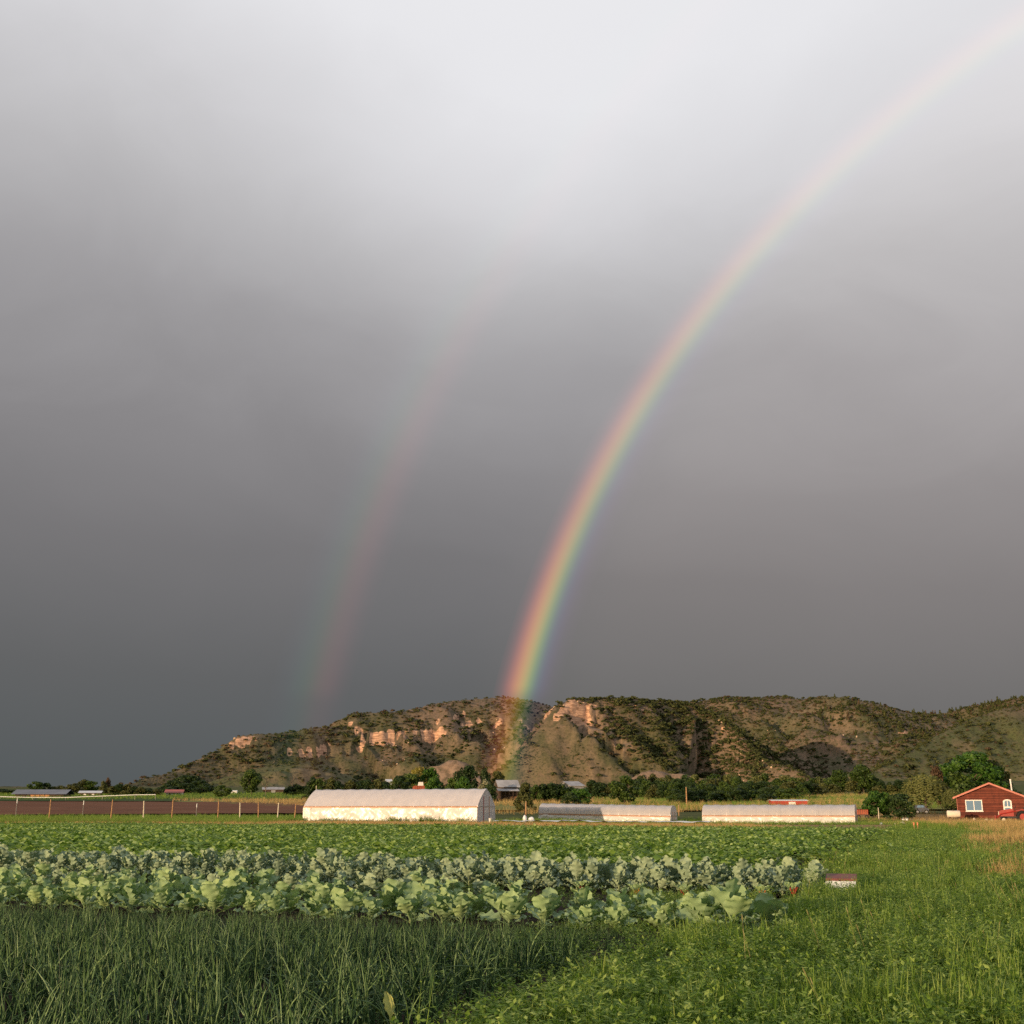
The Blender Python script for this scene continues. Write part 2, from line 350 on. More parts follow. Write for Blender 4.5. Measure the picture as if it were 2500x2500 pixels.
def build_hills():
    S, Yg = np.meshgrid(HS, HY); X = S * Yg
    base = gz(X, Yg) - 3.0
    # warp the plan a little so that spurs and gullies break the slopes
    wxn = (fbm(X / 170, Yg / 170, 11, 4) - .5) * 120; wyn = (fbm(X / 170, Yg / 170, 23, 4) - .5) * 90
    best = np.full(X.shape, -1e9); q = np.zeros(X.shape); who = np.zeros(X.shape, int); along = np.zeros(X.shape); crestd = np.zeros(X.shape)
    gul = 1 - np.abs(2 * fbm(X / 75, Yg / 75, 31, 4) - 1)           # ridged
    fine = fbm(X / 14, Yg / 14, 41, 4)
    for hi, (k, (sp, kw)) in enumerate(HILLS.items()):
        bd = np.full(X.shape, 1e9); bz = np.zeros(X.shape); bt = np.zeros(X.shape)
        for i in range(len(sp) - 1):
            a, b = sp[i], sp[i + 1]; d = b[:2] - a[:2]; L2 = d @ d
            for pas in (0,):
                t = np.clip(((X - a[0]) * d[0] + (Yg - a[1]) * d[1]) / L2, 0, 1)
                dist = np.hypot(X - a[0] - t * d[0], Yg - a[1] - t * d[1])
            m = dist < bd
            bd = np.where(m, dist, bd); bz = np.where(m, a[2] + t * (b[2] - a[2]), bz); bt = np.where(m, i + t, bt)
        # perturb the distance away from the crest, not at it
        fade = sstep(bd, 15, 140)
        small = k in 'GH'
        dd = np.maximum(bd + sstep(bd, 2, 30) * ((fbm(X / 32, Yg / 32, 33, 3) - .5) * 34 + (fbm(X / 9, Yg / 9, 37, 2) - .5) * 11) * (0.35 if small else 1.0) + fade * (wxn * 0.5 + wyn * 0.5) * (0.15 if small else 1.0) + (gul - .55) * (14 if small else 95) * sstep(bd, 5, 110), 0)
        rel = np.maximum(bz - gz(X, Yg), 1.0)
        Wd = rel * kw
        u = np.clip(dd / Wd, 0, 1.6)
        prof = np.where(u < 1, (1 - u) ** 1.18, -(u - 1) * 0.5)
        z = gz(X, Yg) + rel * prof
        m = z > best
        q = np.where(m, prof, q); who = np.where(m, hi, who); along = np.where(m, bt, along); crestd = np.where(m, bd, crestd); best = np.where(m, z, best)
    keys = list(HILLS)
    K = {k: who == i for i, k in enumerate(keys)}
    # sandstone bands: steps in the slope where a hard layer comes out
    rock = np.zeros(X.shape)
    nb = (fbm(X / 60, Yg / 60, 51, 3) - .5); nb2 = fbm(X / 26, Yg / 26, 61, 4, .7)
    nb3 = fbm(X / 11, Yg / 11, 67, 3)
    def band(key, lo, hi, a0, a1, height, thr, front=True):
        nonlocal best, rock
        al = along + (nb3 - .5) * 2.2
        msk = K[key] * sstep(al, a0 - .3, a0 + .3) * (1 - sstep(al, a1 - .3, a1 + .3)) * sstep(nb2, thr, thr + .12)
        c = (lo + hi) / 2 + nb * 0.10
        st = sstep(q, c - (hi - lo) * .18, c + (hi - lo) * .18)
        best = best - msk * height * (1 - st) * sstep(q, c - .34, c - .04)
        wdg = np.clip((al - a0) / (a1 - a0) * 1.3, .3, 1) if thr == 0 else 1.0
        inb = (1 - sstep(np.abs(q - c - (hi - lo) * .3 * (1 - wdg)), (hi - lo) * .22 * wdg, (hi - lo) * .42 * wdg))
        rock = np.maximum(rock, msk * inb * (.55 + .9 * sstep(nb3, .25, .55)))
    band('A', .82, 1.0, 8.2, 9.7, 6, .0); band('A', .60, .72, 10.2, 13, 6, .42)
    band('B', .70, .94, 0, 2.6, 11, .0); band('B', .62, .74, 2.8, 10.8, 9, .40); band('B', .76, .82, 4.5, 12, 4, .53)
    band('C', .78, 1.02, 4.8, 8.9, 16, .0); band('C', .84, .92, 9, 18, 5, .52); band('C', .66, .74, 12, 19, 5, .57)
    band('D', .50, .60, 7, 11, 6, .56); band('F', .74, .84, 8, 10.8, 5, .54)
    best = best + (fine - .5) * 5.0 * sstep(crestd, 0, 25) * (rock * 1.4 + .6) + (fbm(X / 5, Yg / 5, 71, 2) - .5) * 1.2
    gl = 1 - np.abs(2 * fbm(X / 9, Yg / 60, 81, 3) - 1)
    best = best - (K['G'] | K['H']) * gl * 4.0 * sstep(crestd, 0, 12)
    # bare soil: talus under the butte's cliff, badland knolls, scree
    bare = np.zeros(X.shape)
    bare = np.maximum(bare, (K['G'] * sstep(q, .15, .3) + K['H'] * sstep(q, .2, .45)) * 1.0)
    tal = K['C'] * sstep(along, 4.6, 5.6) * (1 - sstep(along, 8.6, 9.8)) * sstep(q, .30, .45) * (1 - sstep(q, .84, .95)) * sstep(nb2, .22, .40)
    bare = np.maximum(bare, tal)
    bare = np.maximum(bare, K['C'] * sstep(nb2, .62, .75) * (1 - sstep(q, .3, .5)) * .6)
    bare = np.maximum(bare, sstep(fbm(X / 120, Yg / 120, 91, 4), .53, .66) * .45 * (K['B'] | K['D'] | K['C']))
    bare = np.maximum(bare, sstep(fbm(X / 30, Yg / 30, 93, 3), .60, .70) * .35)
    green = np.clip(K['F'] * (1 - sstep(along, 7.0, 9.0)) * 1.0 + K['I'] * .8 + K['A'] * .35 + sstep(fbm(X / 150, Yg / 150, 95, 3), .5, .65) * .5, 0, 1)
    Z = best
    nr, nc = X.shape
    i = (np.arange(nr - 1)[:, None] * nc + np.arange(nc - 1)[None, :]).ravel()
    f = np.stack([i, i + 1, i + nc + 1, i + nc], -1)
    low = (Z < base + 1.0).ravel()
    f = f[~(low[f].all(axis=1))]
    me = np_mesh('hills', np.stack([X, Yg, Z], -1).reshape(-1, 3), f, None, False)
    for nm, arr in (('rock', rock), ('bare', bare), ('green', green)):
        at = me.attributes.new(nm, 'FLOAT', 'POINT'); at.data.foreach_set('value', arr.astype(np.float32).ravel())
    m, n = new_mat('hillside')
    geo = n.add('ShaderNodeNewGeometry'); pos = geo.outputs['Position']
    def att(nm):
        a = n.add('ShaderNodeAttribute'); a.attribute_name = nm; return a.outputs['Fac']
    n1 = n.noise(pos, 0.02, 6, .62, .4); n2 = n.noise(pos, 0.16, 5, .65); n3 = n.noise(n.mapping(pos, (1, 1, 5)), 0.09, 5, .6, .3)
    grass = n.mix(n.ss(n.math('ADD', n.math('MULTIPLY', n1, .6), n.math('MULTIPLY', n2, .4)), .40, .60), (.088, .084, .044), (.185, .128, .09))
    grass = n.mix(n.math('MULTIPLY', att('green'), n.ss(n2, .25, .6)), grass, (.092, .105, .042))
    soil = n.mix(n.ss(n2, .35, .65), (.19, .13, .088), (.31, .215, .145))
    rockc = n.mix(n.ss(n3, .34, .62), (.30, .175, .11), (.66, .40, .255))
    n4 = n.noise(pos, 0.42, 3, .6); n5 = n.noise(pos, 0.05, 3, .6)
    grass = n.mix(n.math('MULTIPLY', n.ss(n4, .50, .60), n.ss(n5, .30, .60, .25, .9)), grass, (.045, .05, .022))
    c = n.mix(n.math('MULTIPLY', att('bare'), n.ss(n2, .28, .5)), grass, soil)
    c = n.mix(n.ss(n.math('ADD', att('rock'), n.math('MULTIPLY', n.math('SUBTRACT', n2, .5), .5)), .35, .55), c, rockc)
    s = bsdf(n, c, .95, 0, .1, n2, 2.0, .5); out(n, s.outputs[0])
    me.materials.append(m)
    tag(mk('hills', me), kind='structure')
    return X, Yg, Z, q, K, rock, bare, along, crestd, green
HX = build_hills()

# ------------------------------------------------------------------ scattering of uncountable things (geometry nodes)
def hidden_collection(name, meshes):
    c = bpy.data.collections.new(name)
    for k, me in enumerate(meshes):
        o = bpy.data.objects.new(f'{name}_{k:02d}', me); c.objects.link(o)
    return c
def scatter(name, pts, rot, scl, coll, label=None, cat=None):
    pts = np.asarray(pts, np.float32); n = len(pts)
    me = bpy.data.meshes.new(name); me.vertices.add(n); me.vertices.foreach_set('co', pts.ravel())
    a = me.attributes.new('rot', 'FLOAT_VECTOR', 'POINT'); a.data.foreach_set('vector', np.asarray(rot, np.float32).ravel())
    a = me.attributes.new('scl', 'FLOAT_VECTOR', 'POINT')
    scl = np.asarray(scl, np.float32)
    if scl.ndim == 1: scl = np.stack([scl] * 3, -1)
    a.data.foreach_set('vector', scl.ravel())
    o = mk(name, me)
    ng = bpy.data.node_groups.new(name + '_scatter', 'GeometryNodeTree')
    ng.interface.new_socket('Geometry', in_out='INPUT', socket_type='NodeSocketGeometry')
    ng.interface.new_socket('Geometry', in_out='OUTPUT', socket_type='NodeSocketGeometry')
    N = ng.nodes; L = ng.links
    gi = N.new('NodeGroupInput'); go = N.new('NodeGroupOutput')
    ci = N.new('GeometryNodeCollectionInfo'); ci.inputs['Collection'].default_value = coll
    ci.inputs['Separate Children'].default_value = True; ci.inputs['Reset Children'].default_value = True
    ip = N.new('GeometryNodeInstanceOnPoints'); ip.inputs['Pick Instance'].default_value = True
    ra = N.new('GeometryNodeInputNamedAttribute'); ra.data_type = 'FLOAT_VECTOR'; ra.inputs[0].default_value = 'rot'
    sa = N.new('GeometryNodeInputNamedAttribute'); sa.data_type = 'FLOAT_VECTOR'; sa.inputs[0].default_value = 'scl'
    er = N.new('FunctionNodeEulerToRotation')
    rv = N.new('FunctionNodeRandomValue'); rv.data_type = 'INT'
    mn = [s for s in rv.inputs if s.name == 'Min' and s.type == 'INT'][0]; mx = [s for s in rv.inputs if s.name == 'Max' and s.type == 'INT'][0]
    mn.default_value = 0; mx.default_value = len(coll.objects) - 1
    ro = [s for s in rv.outputs if s.type == 'INT'][0]
    L.new(gi.outputs[0], ip.inputs['Points']); L.new(ci.outputs[0], ip.inputs['Instance'])
    L.new(ra.outputs[0], er.inputs[0]); L.new(er.outputs[0], ip.inputs['Rotation']); L.new(sa.outputs[0], ip.inputs['Scale'])
    L.new(ro, ip.inputs['Instance Index']); L.new(ip.outputs[0], go.inputs[0])
    md = o.modifiers.new('scatter', 'NODES'); md.node_group = ng
    return tag(o, label, cat, kind='stuff')
def rz(n, tilt=0.0):
    return np.stack([rng.normal(0, tilt, n) if tilt else np.zeros(n), rng.normal(0, tilt, n) if tilt else np.zeros(n), rng.uniform(0, 6.283, n)], -1)

# ------------------------------------------------------------------ leaf-built crowns
def quads(cen, nrm, size, aspect=1.5, up=None):
    """a leaf-shaped bent quad (two triangles pairs) at each centre"""
    n = len(cen); nrm = nrm / (np.linalg.norm(nrm, axis=1)[:, None] + 1e-9)
    r = rng.normal(size=(n, 3)) if up is None else up + rng.normal(size=(n, 3)) * .25
    t = np.cross(nrm, r); t /= np.linalg.norm(t, axis=1)[:, None] + 1e-9; b = np.cross(nrm, t)
    size = np.broadcast_to(size, (n,))[:, None]
    v = np.stack([cen - b * size * aspect * .5, cen + t * size * .5 + nrm * size * .12, cen + b * size * aspect * .5, cen - t * size * .5 + nrm * size * .12], 1)
    f = np.arange(n * 4).reshape(n, 4)
    return v.reshape(-1, 3), f
def crown_mesh(name, kind, mat, seed, n=1700):
    """a crown inside a 1 x 1 x 1 box standing on z = 0"""
    global rng
    keep = rng; rng = np.random.default_rng(seed)
    if kind == 'round': L, zlo, zhi, wmax = 15, .22, .86, .36
    elif kind == 'tall': L, zlo, zhi, wmax = 16, .20, .90, .30
    elif kind == 'bush': L, zlo, zhi, wmax = 15, .06, .82, .36
    elif kind == 'juniper': L, zlo, zhi, wmax = 18, .16, .90, .33
    else: L, zlo, zhi, wmax = 12, .2, .85, .36
    big = math.sqrt(max(n / 2100.0, 1.0)); L = int(L * big * 1.25)
    cs = []; rs = []; hs = rng.permutation(L)
    for i in range(L):
        h = (hs[i] + rng.uniform(.1, .9)) / L; z = zlo + (zhi - zlo) * h
        wr = {'round': math.sin(math.pi * (0.18 + .72 * h)), 'tall': math.sin(math.pi * (.2 + .7 * h)) * .95, 'bush': math.cos(h * 1.35),
              'juniper': (1 - h) ** .6 * .95 + .06, 'willow': math.sin(math.pi * (.3 + .6 * h))}[kind] * wmax
        a = i * 2.4 + rng.uniform(-.4, .4); rad = wr * math.sqrt(rng.uniform(.25, 1))
        cs.append((rad * math.cos(a), rad * math.sin(a), z)); rs.append(rng.uniform(.10, .19) * (1.0 if kind != 'juniper' else .8) / big ** .6)
    cs.append((0, 0, zhi)); rs.append(.12)
    cs = np.array(cs); rs = np.array(rs)
    k = rng.choice(len(cs), n, p=rs ** 2 / (rs ** 2).sum())
    d = rng.normal(size=(n, 3)); d /= np.linalg.norm(d, axis=1)[:, None]
    rad = rs[k] * rng.uniform(.55, 1.08, n) ** .7
    c = cs[k] + d * rad[:, None] * np.array([1, 1, .82]); c[:, 2] = np.clip(c[:, 2], .03, 1.0)
    v, f = quads(c, d + rng.normal(size=(n, 3)) * .55, rng.uniform(.034, .068, n) / big ** .8, 1.3)
    if kind == 'willow':
        m = 420; a = rng.uniform(0, 6.283, m); rr = np.sqrt(rng.uniform(.12, 1, m)) * .46; z0 = .92 - (rr / .46) ** 2 * .22 + rng.normal(0, .03, m)
        ln = rng.uniform(.25, .62, m) * (.4 + rr / .46 * .6); vv = []
        S = 9
        for s in range(S):
            t = (s + rng.uniform(0, 1, m)) / S
            ce = np.stack([np.cos(a) * rr * (1 + .10 * t), np.sin(a) * rr * (1 + .10 * t), np.maximum(z0 - ln * t, .03)], -1) + rng.normal(0, .012, (m, 3))
            nn = np.stack([np.cos(a), np.sin(a), np.full(m, .2)], -1) + rng.normal(size=(m, 3)) * .5
            q, ff = quads(ce, nn, rng.uniform(.014, .026, m), 3.4, up=np.cross(nn, np.array([0, 0, 1.0])))
            vv.append(q)
        v = np.vstack([v[: 4 * 700]] + vv); f = np.arange(len(v)).reshape(-1, 4)
    rng = keep
    lo, hi = np.percentile(v, 1, axis=0), np.percentile(v, 99.3, axis=0)
    v = (v - [(lo[0] + hi[0]) / 2, (lo[1] + hi[1]) / 2, 0]) / [hi[0] - lo[0], hi[1] - lo[1], hi[2]]
    return np_mesh(name, v, f, mat)
def trunk_mesh(name, mat, seed, top=.62, r=.026, limbs=6, spread=.28, base=0.0):
    rn = random.Random(seed); mb = MB()
    p = [(rn.uniform(-.015, .015) * i, rn.uniform(-.015, .015) * i, -.02 + (top + .02) * i / 4) for i in range(5)]
    mb.tube(p, [r * 1.25, r, r * .8, r * .6, r * .35], 7)
    for i in range(limbs):
        h = rn.uniform(.25, .85) * top; a = i * 2.4 + rn.uniform(-.5, .5); l = spread * rn.uniform(.6, 1.1)
        k = h / top * 4; i0 = min(int(k), 3); q = Vector(p[i0]).lerp(Vector(p[i0 + 1]), k - i0)
        e = q + Vector((math.cos(a) * l, math.sin(a) * l, l * rn.uniform(.5, 1.0))); m_ = q.lerp(e, .5) + Vector((0, 0, -.02))
        mb.tube([q, m_, e], [r * .5, r * .34, r * .12], 5)
    return mb.mesh(name, mat)
def bare_mesh(name, mat, seed):
    rn = random.Random(seed); mb = MB()
    p = [Vector((rn.uniform(-.02, .02) * i, rn.uniform(-.02, .02) * i, -.02 + .9 * i / 5)) for i in range(6)]
    mb.tube(p, [.03, .026, .021, .016, .011, .005], 6)
    def limb(q, d, l, r, dep):
        e = q + d * l; m_ = q.lerp(e, .5) + Vector((rn.uniform(-.02, .02), rn.uniform(-.02, .02), .02))
        mb.tube([q, m_, e], [r, r * .7, r * .3], 4, False)
        if dep:
            for _ in range(3):
                dd = (d + Vector((rn.uniform(-.8, .8), rn.uniform(-.8, .8), rn.uniform(-.1, .7)))).normalized(); limb(q.lerp(e, rn.uniform(.35, 1)), dd, l * rn.uniform(.4, .65), r * .5, dep - 1)
    for i in range(11):
        h = rn.uniform(.3, .9); k = h * 5; i0 = min(int(k), 4); a = i * 2.4
        limb(p[i0].lerp(p[i0 + 1], k - i0), Vector((math.cos(a), math.sin(a), rn.uniform(.4, 1))).normalized(), rn.uniform(.16, .3), .011, 2)
    return mb.mesh(name, mat)
CROWNS = {}
def crown(kind, colour, var=0, n=1700):
    n = int(n * 1.25)
    key = (kind, colour, var)
    if key not in CROWNS: CROWNS[key] = crown_mesh('crown', kind, M_tree[colour], sum(ord(c) for c in kind + colour) * 7 + var * 101, n)
    return CROWNS[key]
TRUNKS = {'round': trunk_mesh('trunk', M_bark, 1), 'tall': trunk_mesh('trunk', M_bark, 2, .8, .022), 'bush': trunk_mesh('trunk', M_bark, 3, .5, .02, 7, .3),
          'juniper': trunk_mesh('trunk', M_bark, 4, .8, .022, 7, .2), 'willow': trunk_mesh('trunk', M_bark, 5, .7, .03, 7, .3)}
NAMES = {'round': 'broadleaf_tree', 'tall': 'tall_tree', 'bush': 'bush', 'juniper': 'juniper_tree', 'willow': 'willow_tree'}
def Yrow(px, row):
    ys = np.linspace(150, 640, 500); xs = np.array([hx(px, y) for y in ys]); g = gz(xs, ys)
    rows = np.array([1970 - (g[i] - CAM_H) * 2985 / ys[i] for i in range(len(ys))])
    return float(ys[np.argmin(np.abs(rows - row))])
def tree(px, top, base, Y, wpx, kind, colour, label, var=0, name=None, group=None, cat=None, rzv=None, zbase=None, n=1700):
    """crown spans wpx photograph pixels, from row 'top' to row 'base', at distance Y; it stands on the ground there"""
    X = hx(px, Y); g = gzf(X, Y) if zbase is None else zbase
    ztop = P(px, top, Y).z
    h = max(ztop - g, 1.0); wm = wpx * mpp(Y) * (1.25 if kind == 'bush' else 1.08)
    e = empty(name or NAMES[kind], (X, Y, g - .05), random.uniform(0, 6.28) if rzv is None else rzv, (wm, wm, h))
    tag(e, label, cat or ('bush' if kind == 'bush' else 'tree'), group)
    mk('trunk', TRUNKS[kind], e); mk('crown', crown(kind, colour, var, n), e)
    return e

# ------------------------------------------------------------------ rainbow: light sent back by rain falling in front of the hills
def bow(name, r0, r1, stops, dist, strength, label, low, high, mid):
    U = ANTI; a = U.cross(Vector((0, 0, 1))).normalized(); b = a.cross(U).normalized()
    nt, nr = 240, 3; v = []; f = []
    for i in range(nt + 1):
        ph = math.pi * (-0.02 + 1.04 * i / nt)
        for j in range(nr):
            th = R(r0 + (r1 - r0) * j / (nr - 1))
            d = U * math.cos(th) + (a * math.cos(ph) + b * math.sin(ph)) * math.sin(th)
            v.append(Vector((0, 0, CAM_H)) + d * dist / math.cos(th))
    for i in range(nt):
        for j in range(nr - 1):
            k = i * nr + j; f.append((k, k + 1, k + nr + 1, k + nr))
    m, n = new_mat(name)
    pos = n.add('ShaderNodeNewGeometry').outputs['Position']
    rel = n.vmath('NORMALIZE', n.vmath('SUBTRACT', pos, (0, 0, CAM_H)))
    ang = n.math('MULTIPLY', n.math('ARCCOSINE', n.vmath('DOT_PRODUCT', rel, tuple(U))), 180 / math.pi)
    t = n.math('DIVIDE', n.math('SUBTRACT', ang, r0), r1 - r0)
    c = n.ramp(t, stops, 'B_SPLINE')
    sp = n.add('ShaderNodeSeparateXYZ'); n.l.new(rel, sp.inputs[0])
    nz = n.noise(n.mapping(rel, (1, 1, 1)), 7, 3, .5)
    fade = n.ramp(sp.outputs[2], [(0.0, low), (0.085, low), (0.10, 1.0), (0.16, .85), (0.30, mid), (0.5, high), (0.75, high * .7)])
    # thinner rain between the eye and the hills than beyond the ridge
    em = n.add('ShaderNodeEmission'); n.put(em.inputs[0], c)
    n.put(em.inputs[1], n.math('MULTIPLY', n.math('MULTIPLY', fade, strength), n.math('ADD', n.math('MULTIPLY', nz, .3), .85)))
    tr = n.add('ShaderNodeBsdfTransparent'); ad = n.add('ShaderNodeAddShader')
    n.l.new(em.outputs[0], ad.inputs[0]); n.l.new(tr.outputs[0], ad.inputs[1]); out(n, ad.outputs[0])
    o = mk(name, np_mesh(name, v, f, m)); tag(o, label, 'rainbow')
bow('rainbow', 39.65, 42.75, [(0.0, (0, 0, 0)), (.16, (.012, .006, .016)), (.27, (.022, .013, .050)), (.37, (.02, .055, .080)), (.47, (.10, .20, .05)), (.56, (.33, .25, .04)),
     (.66, (.45, .165, .035)), (.76, (.29, .06, .034)), (.87, (.07, .014, .016)), (1.0, (0, 0, 0))], 480, 1.0,
    'bright rainbow rising from the fields beside the rocky butte', .36, .17, .55)
bow('faint_rainbow', 49.6, 53.3, [(0.0, (0, 0, 0)), (.14, (.022, .006, .008)), (.28, (.064, .016, .018)), (.42, (.058, .026, .016)), (.55, (.016, .034, .012)), (.67, (.004, .028, .018)), (.82, (.004, .008, .012)), (1.0, (0, 0, 0))], 470, .72,
    'faint second rainbow outside the bright one, colours reversed', .45, .32, .9)

# ------------------------------------------------------------------ hillside scrub, pines and boulders
def clump_mesh(name, mat, seed, n=70, conifer=False, dead=False):
    global rng
    keep = rng; rng = np.random.default_rng(seed)
    if conifer:
        h = rng.uniform(0.05, 1, n); a = rng.uniform(0, 6.283, n); r = (1 - h) ** .8 * .22 * rng.uniform(.5, 1.1, n) + .015
        c = np.stack([np.cos(a) * r, np.sin(a) * r, h], -1); d = np.stack([np.cos(a), np.sin(a), np.full(n, .4)], -1)
        v, f = quads(c, d + rng.normal(size=(n, 3)) * .4, rng.uniform(.10, .17, n), 1.5)
    else:
        L = 4; cs = np.stack([rng.uniform(-.25, .25, L), rng.uniform(-.25, .25, L), rng.uniform(.2, .5, L)], -1); k = rng.integers(0, L, n)
        d = rng.normal(size=(n, 3)); d[:, 2] = np.abs(d[:, 2]) * .8; d /= np.linalg.norm(d, axis=1)[:, None]
        c = cs[k] + d * rng.uniform(.18, .32, n)[:, None]
        v, f = quads(c, d + rng.normal(size=(n, 3)) * .4, rng.uniform(.16, .28, n), 1.2)
    rng = keep
    return np_mesh(name, v, f, mat)
def rock_mesh(name, mat, seed):
    rn = random.Random(seed); me = bpy.data.meshes.new(name)
    import bmesh
    bm = bmesh.new(); bmesh.ops.create_icosphere(bm, subdivisions=1, radius=.5)
    for v in bm.verts: v.co = Vector((v.co.x * 1.1, v.co.y * .9, v.co.z * .8)) * rn.uniform(.75, 1.2)
    bm.to_mesh(me); bm.free(); me.materials.append(mat); return me
M_boulder = simple('sandstone_boulder', (.50, .36, .25), .9, 0, .35, .7)
M_scrub = leafmat('scrub', [(.028, .040, .016), (.048, .062, .023), (.075, .088, .03), (.11, .115, .042)], .15, .7, .1, .05)
M_scrubb = leafmat('brown_scrub', [(.06, .044, .028), (.095, .068, .04), (.13, .092, .052)], .1, .8, .1, .05)
scr = hidden_collection('scrub_clump', [clump_mesh('scrub_clump', M_scrub, s) for s in range(5)])
scrb = hidden_collection('brown_clump', [clump_mesh('brown_clump', M_scrubb, 20 + s) for s in range(4)])
pin = hidden_collection('pine', [clump_mesh('pine', M_scrub, 40 + s, 80, True) for s in range(4)] + [clump_mesh('pine', M_scrubb, 50, 60, True)])
bld = hidden_collection('boulder', [rock_mesh('boulder', M_boulder, s) for s in range(6)])
def hill_scatter():
    X, Y, Z, q, K, rock, bare, along, cd_, green = HX
    fr = rng.random(X.shape)
    area = (np.gradient(Y, axis=0)) * (Y * (HS[1] - HS[0]))            # m2 of each grid cell
    patch = fbm(X / 90, Y / 90, 131, 4); patch2 = fbm(X / 45, Y / 45, 137, 3)
    def pick(dens, mx):
        p = np.clip(dens * area, 0, 1) * (q > .02) * (np.abs(HS)[None, :] < .56)
        idx = np.flatnonzero((rng.random(X.shape) < p).ravel())
        if len(idx) > mx: idx = rng.choice(idx, mx, replace=False)
        r_, c_ = np.divmod(idx, X.shape[1]); k_ = (r_ < X.shape[0] - 1) & (c_ < X.shape[1] - 1); idx, r_, c_ = idx[k_], r_[k_], c_[k_]
        fu, fv = rng.random(len(idx)), rng.random(len(idx))
        def ip(A): return (A[r_, c_] * (1 - fu) + A[r_, c_ + 1] * fu) * (1 - fv) + (A[r_ + 1, c_] * (1 - fu) + A[r_ + 1, c_ + 1] * fu) * fv
        return np.stack([ip(X), ip(Y), ip(Z)], -1), idx
    open_ = (1 - sstep(bare, .55, .9) * .94) * (1 - np.clip(rock, 0, .93))
    # green oak scrub: thick on the butte, patchy elsewhere
    d = (.0042 * K['C'] * (.35 + sstep(patch, .38, .58)) * sstep(along, 6, 9.5) + .0034 * K['C'] * sstep(patch2, .36, .58) + .0016 * (K['B'] | K['A']) * sstep(patch, .46, .62) + .0024 * (K['D'] | K['E']) * (.3 + sstep(patch, .42, .6))
         + .0010 * K['F'] * sstep(patch, .5, .65) + .0011 * K['I'] * sstep(patch, .45, .6)) * open_ * 10.0
    pts, idx = pick(d, 55000); n = len(pts); s = rng.lognormal(0, .35, n) * 3.6
    scatter('hillside_scrub', pts + [0, 0, -.3], rz(n), np.stack([s * 1.25, s * 1.25, s], -1), scr, 'dark green oak scrub scattered over the hills', 'scrub')
    d = (.0018 * (K['B'] | K['D'] | K['A']) + .0015 * K['C'] + .0003 * K['F'] + .0028 * K['E']) * (.25 + sstep(patch2, .45, .62)) * open_ * 5.0
    pts, idx = pick(d, 30000); n = len(pts); s = rng.lognormal(0, .3, n) * 3.2
    scatter('brown_hillside_scrub', pts + [0, 0, -.3], rz(n), np.stack([s * 1.2, s * 1.2, s], -1), scrb, 'brown leafless scrub scattered over the hills', 'scrub')
    d = .020 * (.25 + sstep(patch2, .35, .6)) * open_
    pts, idx = pick(d, 60000); n = len(pts); s = rng.lognormal(0, .35, n) * 2.1
    scatter('low_hillside_brush', pts + [0, 0, -.2], rz(n), np.stack([s * 1.3, s * 1.3, s], -1), scr, 'fine low brush speckling all the hills', 'brush')
    d = (.0020 * (K['D'] * sstep(along, 5, 9)) + .0036 * K['E'] + .0006 * K['C'] * sstep(along, 9, 14)) * sstep(patch, .36, .55) * sstep(q, .35, .7) * 2.5
    pts, idx = pick(d, 9000); n = len(pts); s = rng.lognormal(0, .28, n) * 7.0
    scatter('hillside_pines', pts + [0, 0, -.4], rz(n), np.stack([s * 1.1, s * 1.1, s], -1), pin, 'small pines along the far ridge and upper slopes', 'pines')
    d = (.0009 * K['B'] * sstep(patch2, .38, .6) * (q < .8) + .0011 * K['C'] * sstep(patch2, .4, .6) + .0005 * K['D'] * (q < .6) * sstep(patch2, .4, .55) + .00012 * (K['A'] | K['I']) + .0004 * K['F'] * sstep(along, 7.5, 9)) + .003 * rock * sstep(patch2, .45, .6)
    d = d * 2.5
    pts, idx = pick(d, 9000); n = len(pts); s = rng.lognormal(0, .42, n) * 1.9
    scatter('hillside_boulders', pts, rng.uniform(0, 6.28, (n, 3)), s, bld, 'pale sandstone boulders strewn over the hillsides', 'boulders')
hill_scatter()

# ------------------------------------------------------------------ plant meshes
def blades(n, hmin, hmax, wd, lean, seed, mat, name, seg=4, spread=.05, tube=False, fold=0.0):
    """grass or onion leaves: tapering bent strips (or three-sided tubes)"""
    rn = np.random.default_rng(seed); V = []; Fc = []; b = 0
    for i in range(n):
        a = rn.uniform(0, 6.283); h = rn.uniform(hmin, hmax); ln = abs(rn.normal(0, lean)) + .04; side = np.array([-math.sin(a), math.cos(a), 0]); dr = np.array([math.cos(a), math.sin(a), 0])
        o = np.array([rn.uniform(-spread, spread), rn.uniform(-spread, spread), 0]); p = o.copy(); ang = rn.uniform(0, ln * .6)
        kink = rn.integers(2, seg + 1) if rn.random() < fold else -1
        kk = 3 if tube else 2
        for s in range(seg + 1):
            t = s / seg; w_ = wd * (1 - t ** 2.2) * .5 + wd * .04
            if tube:
                fwd = dr * math.cos(ang) - np.array([0, 0, 1]) * math.sin(ang)
                V += [p + side * w_, p - side * w_ * .5 + fwd * w_ * .87, p - side * w_ * .5 - fwd * w_ * .87]
            else: V += [p + side * w_, p - side * w_]
            if s < seg:
                k0 = b + s * kk
                for j in range(kk if tube else 1):
                    Fc.append((k0 + j, k0 + (j + 1) % kk, k0 + kk + (j + 1) % kk, k0 + kk + j))
            d = dr * math.sin(ang) + np.array([0, 0, 1]) * math.cos(ang)
            p = p + d * h / seg; ang += ln * 1.1 / seg * (1 + t)
            if s == kink: ang += rn.uniform(.9, 1.9)
        b = len(V)
    return np_mesh(name, np.array(V), np.array(Fc), mat, True)
